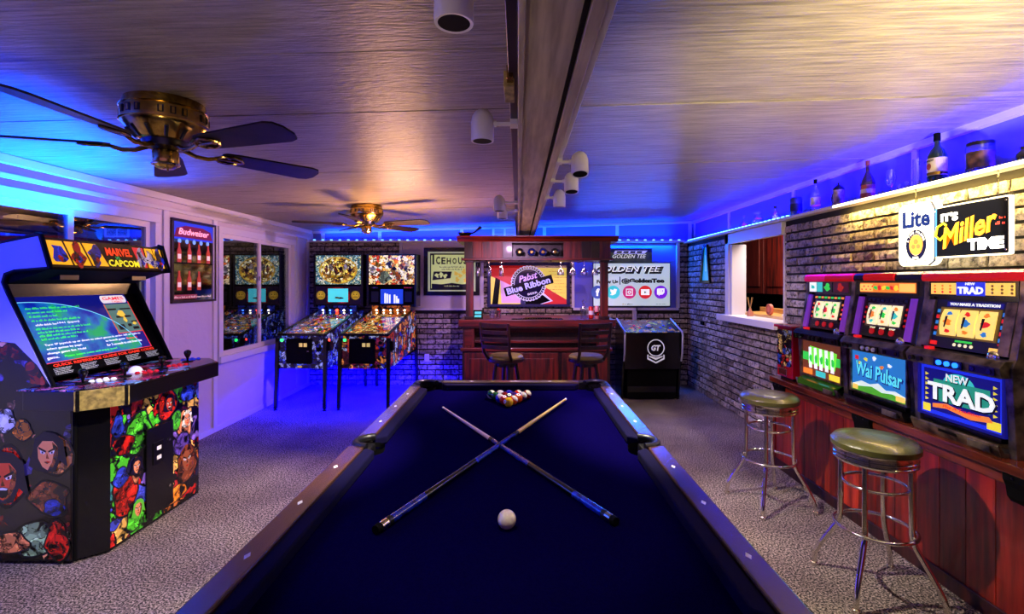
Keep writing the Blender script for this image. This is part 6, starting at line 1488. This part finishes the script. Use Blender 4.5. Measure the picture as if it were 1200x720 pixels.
t = thing('beer_light', 'dark rectangular lit sign with yellow script reading Miller on the right wall', 'sign', (XS, 2.61, 1.82)); Fs2 = FR(XS, 2.628, 1.82)
MB(t, Fs2).plate(rrect(.220, .150, .012), -.02, .0).build('lit_edge', lw)
MB(t, Fs2).plate(rrect(.211, .141, .008), .0, .006).build('face', mat('sign_face', (.001, .0015, .008), .7, spec=.05))
MB(t, Fs2).box(-.211, -.196, -.14, .14, .006, .007).build('blue_edge', flat('blue_edge', c(30, 110, 200), .8))
glw = flat('neon_white', c(255, 255, 255), 2.2); yl = flat('neon_yellow', c(255, 225, 20), 1.3); yo = flat('neon_orange', c(230, 150, 10), .5)
MB(t, Fs2).text("IT'S", -.115, .082, .048, .11, .006, bold=.05).build('white_letters', glw)
MB(t, Fs2).text('TIME', .095, -.085, .062, .20, .006, bold=.06).build('white_letters', glw)
MB(t, Fs2).text('Miller', -.005, .0, .120, .345, .006, shear=.4, bold=.03, rot=.26).build('script_edge', yo)
MB(t, Fs2).text('Miller', -.005, .0, .112, .335, .0075, shear=.4, bold=.0, rot=.26).build('script', yl)
MB(t, Fs2).tube([(-.12, -.0, .010), (-.17, -.045, .010), (-.20, -.02, .010), (-.19, .03, .010), (-.15, .05, .010), (-.13, .035, .010)], .006, 6).build('script_swash', yl)
rd_ = flat('neon_red', c(230, 60, 40), .8); m_ = MB(t, Fs2); scribble(m_, .15, .015, .05, .018, 3, .006); scribble(m_, .17, .042, .03, .015, 4, .006); m_.build('red_script', rd_)
for u, v in ((-.205, .125), (.205, .125), (.205, -.125)): MB(t, Fs2).disc(u, v, .005, .006, .010, 10).build('screw', M['chrome'])
chain(2.46, 1.972, 2.10, 'dark chain hanging the rectangular lit sign from the ledge', 2.45)
area('sign_glow_y', (2.44, 2.8, 1.82), (1, 0, 0), .7, .42, 3.2, (1.0, .86, .45))

# ------------------------------------------------------------------ bottles and glasses on the ledge
LZ = 2.13; LX = 2.56
gc = M['stem_glass']; M['amber_glass'] = glass('amber_glass', (.55, .25, .10), .10); M['green_glass'] = glass('green_glass', (.10, .22, .10), .12); M['blue_glass'] = glass('blue_tinted_glass', (.4, .45, .8), .12)
lblm = mat('cream_label', c(222, 208, 170), .5); lbr = mat('rust_label', c(150, 60, 40), .5); lbk = mat('navy_label', c(20, 20, 50), .5)
def lb(r, z0, z1, m, nm='label'): return (nm, [(r, z0), (r, z1)], m)
def L(name, lab, cat, y, prof, m, parts=(), **k):
    prof = [(r * .8, z) for r, z in prof]; parts = [(n_, [(r * .8, z) for r, z in p_], m_) for n_, p_, m_ in parts]
    return bottle_thing(name, lab, cat, (LX, y, LZ), prof, m, None, parts, **k)
L('decanter', 'squat clear decanter at the far left end of the right ledge', 'decanter', 5.46, [(.075, 0), (.08, .01), (.05, .06), (.02, .09), (.015, .11)], gc, (('stopper', [(.012, .11), (.022, .125), (.018, .15), (.0001, .16)], gc),))
L('skull_jar', 'round clear glass jar with lid, second from left on the ledge', 'jar', 5.15, [(.05, 0), (.07, .02), (.072, .08), (.05, .10), (.045, .12)], gc, (('lid', [(.05, .12), (.055, .13), (.05, .15), (.0001, .152)], gc),))
L('flask_bottle', 'small clear flask bottle with dark cork between jar and can on the ledge', 'bottle', 4.80, [(.05, 0), (.053, .01), (.053, .08), (.04, .10), (.016, .11), (.015, .135)], gc, (('cork', [(.012, .13), (.018, .135), (.018, .16)], M['darkwood']),), k=8, smooth=False)
L('beer_can', 'large dark blue can with handle on the ledge above the hatch edge', 'can', 4.44, [(.058, 0), (.064, .01), (.064, .165), (.056, .18), (.05, .176)], mat('can_blue', c(40, 50, 120), .3, .5, col2=c(110, 110, 150), ns=16), (lb(.0645, .05, .12, lbk, 'printed_band'),))
L('vodka_bottle', 'tall clear bottle with dark cap on the ledge left of the stein', 'bottle', 4.15, [(.045, 0), (.048, .01), (.048, .15), (.035, .19), (.017, .215), (.015, .25)], gc, (('cap', [(.018, .25), (.018, .285), (.0001, .286)], M['matte']), lb(.0485, .06, .13, lblm)))
tt = L('beer_stein', 'brown stoneware beer stein with lid and handle on the ledge', 'stein', 3.85, [(.058, 0), (.06, .01), (.05, .04), (.048, .12), (.052, .135)], mat('stoneware', c(90, 60, 50), .4, col2=c(190, 160, 140), ns=22), (('lid', [(.052, .135), (.05, .15), (.02, .175), (.008, .18), (.008, .195), (.0001, .2)], M['dark_metal']),))
MB(tt, local=True).tube([(0, .038, .12), (0, .07, .12), (0, .085, .08), (0, .065, .035), (0, .040, .03)], .008, 8).build('handle', M['dark_metal'], smooth=True)
L('whiskey_bottle', 'square whiskey bottle with rust coloured label and long neck on the ledge', 'bottle', 3.53, [(.055, 0), (.058, .01), (.058, .13), (.04, .17), (.017, .21), (.014, .26)], M['amber_glass'], (('cap', [(.017, .255), (.018, .29), (.0001, .292)], lbr), ('label', [(.0585, .02), (.0585, .11)], lbr), ('label_seal', [(.0592, .05), (.0592, .08)], lblm)), k=8, smooth=False)
L('snifter', 'clear stemmed snifter glass left of the two shot glasses on the ledge', 'glass', 3.31, [(.035, 0), (.035, .004), (.006, .012), (.005, .05), (.03, .07), (.042, .11), (.032, .17), (.030, .17), (.04, .11), (.02, .07)], gc)
L('shot_glass', 'small shot glass, left of two on the ledge', 'glass', 3.235, [(.018, 0), (.024, .065), (.022, .065), (.016, .008)], gc, k=14); L('shot_glass', 'small shot glass, right of two on the ledge', 'glass', 3.17, [(.018, 0), (.024, .065), (.022, .065), (.016, .008)], gc, k=14)
tt = L('pilsner_glass', 'tall clear glass mug beside the shot glasses on the ledge', 'glass', 3.09, [(.028, 0), (.03, .006), (.032, .19), (.030, .19), (.027, .012)], gc)
MB(tt, local=True).tube([(0, .024, .15), (0, .05, .14), (0, .05, .07), (0, .023, .05)], .005, 6).build('handle', gc, smooth=True)
tt = L('irish_whiskey_bottle', 'large dark green whiskey bottle with cream label on the ledge', 'bottle', 2.945, [(.058, 0), (.062, .01), (.062, .17), (.045, .205), (.022, .23), (.018, .25), (.021, .275), (.018, .30)], mat('green_bottle', c(14, 44, 26), .08, coat=.8), (('neck_foil', [(.0225, .262), (.021, .31), (.0001, .313)], M['matte']), lb(.0626, .05, .155, lblm), ('lower_label', [(.0632, .052), (.0632, .07)], M['brass'])))
Fj = frame((-.0510, .0, .0), (0, -1, 0), (0, 0, 1)); MB(tt, Fj, local=True).text('JAMESON', 0, .138, .014, .068, 0, bold=.02).build('label_text', M['blk'])
MB(tt, Fj, local=True).disc(0, .105, .016, 0, .001, 16, .02).build('label_crest', lbr)
tt = L('novelty_mug', 'wide glass jar mug with dark wrap and handle on the ledge near the right edge', 'jar', 2.67, [(.07, 0), (.075, .012), (.078, .14), (.074, .165), (.07, .165)], M['blue_glass'], (('rim', [(.075, .155), (.078, .165), (.075, .175)], M['dark_metal']), ('dark_wrap', [(.0785, .03), (.0792, .12)], mat('mug_wrap', c(24, 16, 30), .3, col2=c(120, 80, 70), ns=20))))
L('small_jug', 'small dark jug at the right end of the ledge, cut by the photo edge', 'jug', 2.43, [(.03, 0), (.045, .02), (.045, .05), (.025, .07), (.028, .085)], M['dark_bottle'])

# ------------------------------------------------------------------ tapered mirror on the right wall
t = thing('tapered_mirror', 'tall tapered black framed mirror with aqua glass near the back right corner', 'mirror', (2.52, 6.44, 1.78)); Ft = FR(2.515, 6.44, 1.775)
po_ = [(-.17, -.255), (.17, -.255), (.075, .255), (-.075, .255)]; pi_ = [(-.12, -.22), (.12, -.22), (.04, .22), (-.04, .22)]
m_ = MB(t, Ft)
for i in range(4):
    j = (i + 1) % 4; m_.hexa([(*po_[i], 0), (*po_[j], 0), (*pi_[j], 0), (*pi_[i], 0)], [(*po_[i], .025), (*po_[j], .025), (*pi_[j], .02), (*pi_[i], .02)])
m_.build('frame', M['black']); MB(t, Ft).plate(pi_, 0, .008).build('glass_face', mat('aqua_mirror', c(60, 190, 215), .12, .3, es=.35))
MB(t, Ft).plate([(-.02, -.1), (.02, -.1), (.012, .12), (-.012, .12)], .008, .01).build('etched_shape', mat('aqua_pale', c(130, 225, 235), .2, es=.4))
t = thing('thermostat', 'small dark box on the brick in the back right corner', 'box', (2.5, 6.55, .98)); MB(t).box(2.495, 2.515, 6.5, 6.6, .95, 1.0).build('case', M['matte'], bevel=.002)

# ------------------------------------------------------------------ bottle print mirror on the left wall
t = thing('beer_mirror', 'dark framed beer mirror with red bottles beside the arcade cabinet', 'picture', (XL, 4.6, 1.725)); Fb_ = FL(XL, 4.605, 1.725)
m_ = MB(t, Fb_); a, b = .312, .385
m_.box(-a, a, -b, -b + .022, 0, .025); m_.box(-a, a, b - .022, b, 0, .025); m_.box(-a, -a + .022, -b + .022, b - .022, 0, .025); m_.box(a - .022, a, -b + .022, b - .022, 0, .025); m_.build('frame', mat('bronze_frame', c(60, 44, 30), .3, .4), bevel=.003)
mir = MB(t, Fb_).box(-.29, .29, -.363, .363, 0, .006).build('mirror_glass', mat('mirror_dark', c(150, 130, 110), .06, .95, col2=c(70, 60, 50), ns=5))
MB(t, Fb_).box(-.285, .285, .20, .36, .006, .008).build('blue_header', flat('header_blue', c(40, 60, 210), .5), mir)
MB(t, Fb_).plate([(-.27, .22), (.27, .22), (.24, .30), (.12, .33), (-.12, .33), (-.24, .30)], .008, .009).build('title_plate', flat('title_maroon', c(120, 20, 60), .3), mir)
MB(t, Fb_).text('Budweiser', 0, .275, .060, .43, .009, shear=.25, bold=.02).build('title', flat('title_pink', c(250, 170, 190), .9), mir)
for q in range(5): MB(t, Fb_).disc(-.2 + q * .1, .185, .022, .006, .0085, 14).build('blue_splash', flat('splash', c(120, 170, 250), .6), mir)
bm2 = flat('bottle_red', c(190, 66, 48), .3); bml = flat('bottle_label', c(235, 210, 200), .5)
for r_ in range(2):
    for q in range(4):
        u, v = -.205 + q * .137, (-.01 if r_ == 0 else -.27)
        if r_ == 1 and q == 3: continue
        pts = [(-.026, 0), (.026, 0), (.027, .10), (.012, .14), (.010, .18), (-.010, .18), (-.012, .14), (-.027, .10)]
        bo = MB(t, Fb_).plate([(u + a_, v + b_) for a_, b_ in pts], .006, .010).build('printed_bottle', bm2, mir)
        MB(t, Fb_).box(u - .022, u + .022, v + .03, v + .075, .010, .0115).build('bottle_label', bml, bo)
MB(t, Fb_).box(-.285, .285, -.022, -.012, .006, .009).build('cross_bar', M['matte'], mir)
MB(t, Fb_).box(-.285, .04, -.35, -.31, .006, .0085).build('footer_strip', flat('footer_maroon', c(150, 60, 70), .3), mir)
m_ = MB(t, Fb_); scribble(m_, -.27, -.33, .52, .02, 5, .0087); m_.build('footer_print', bml, mir)
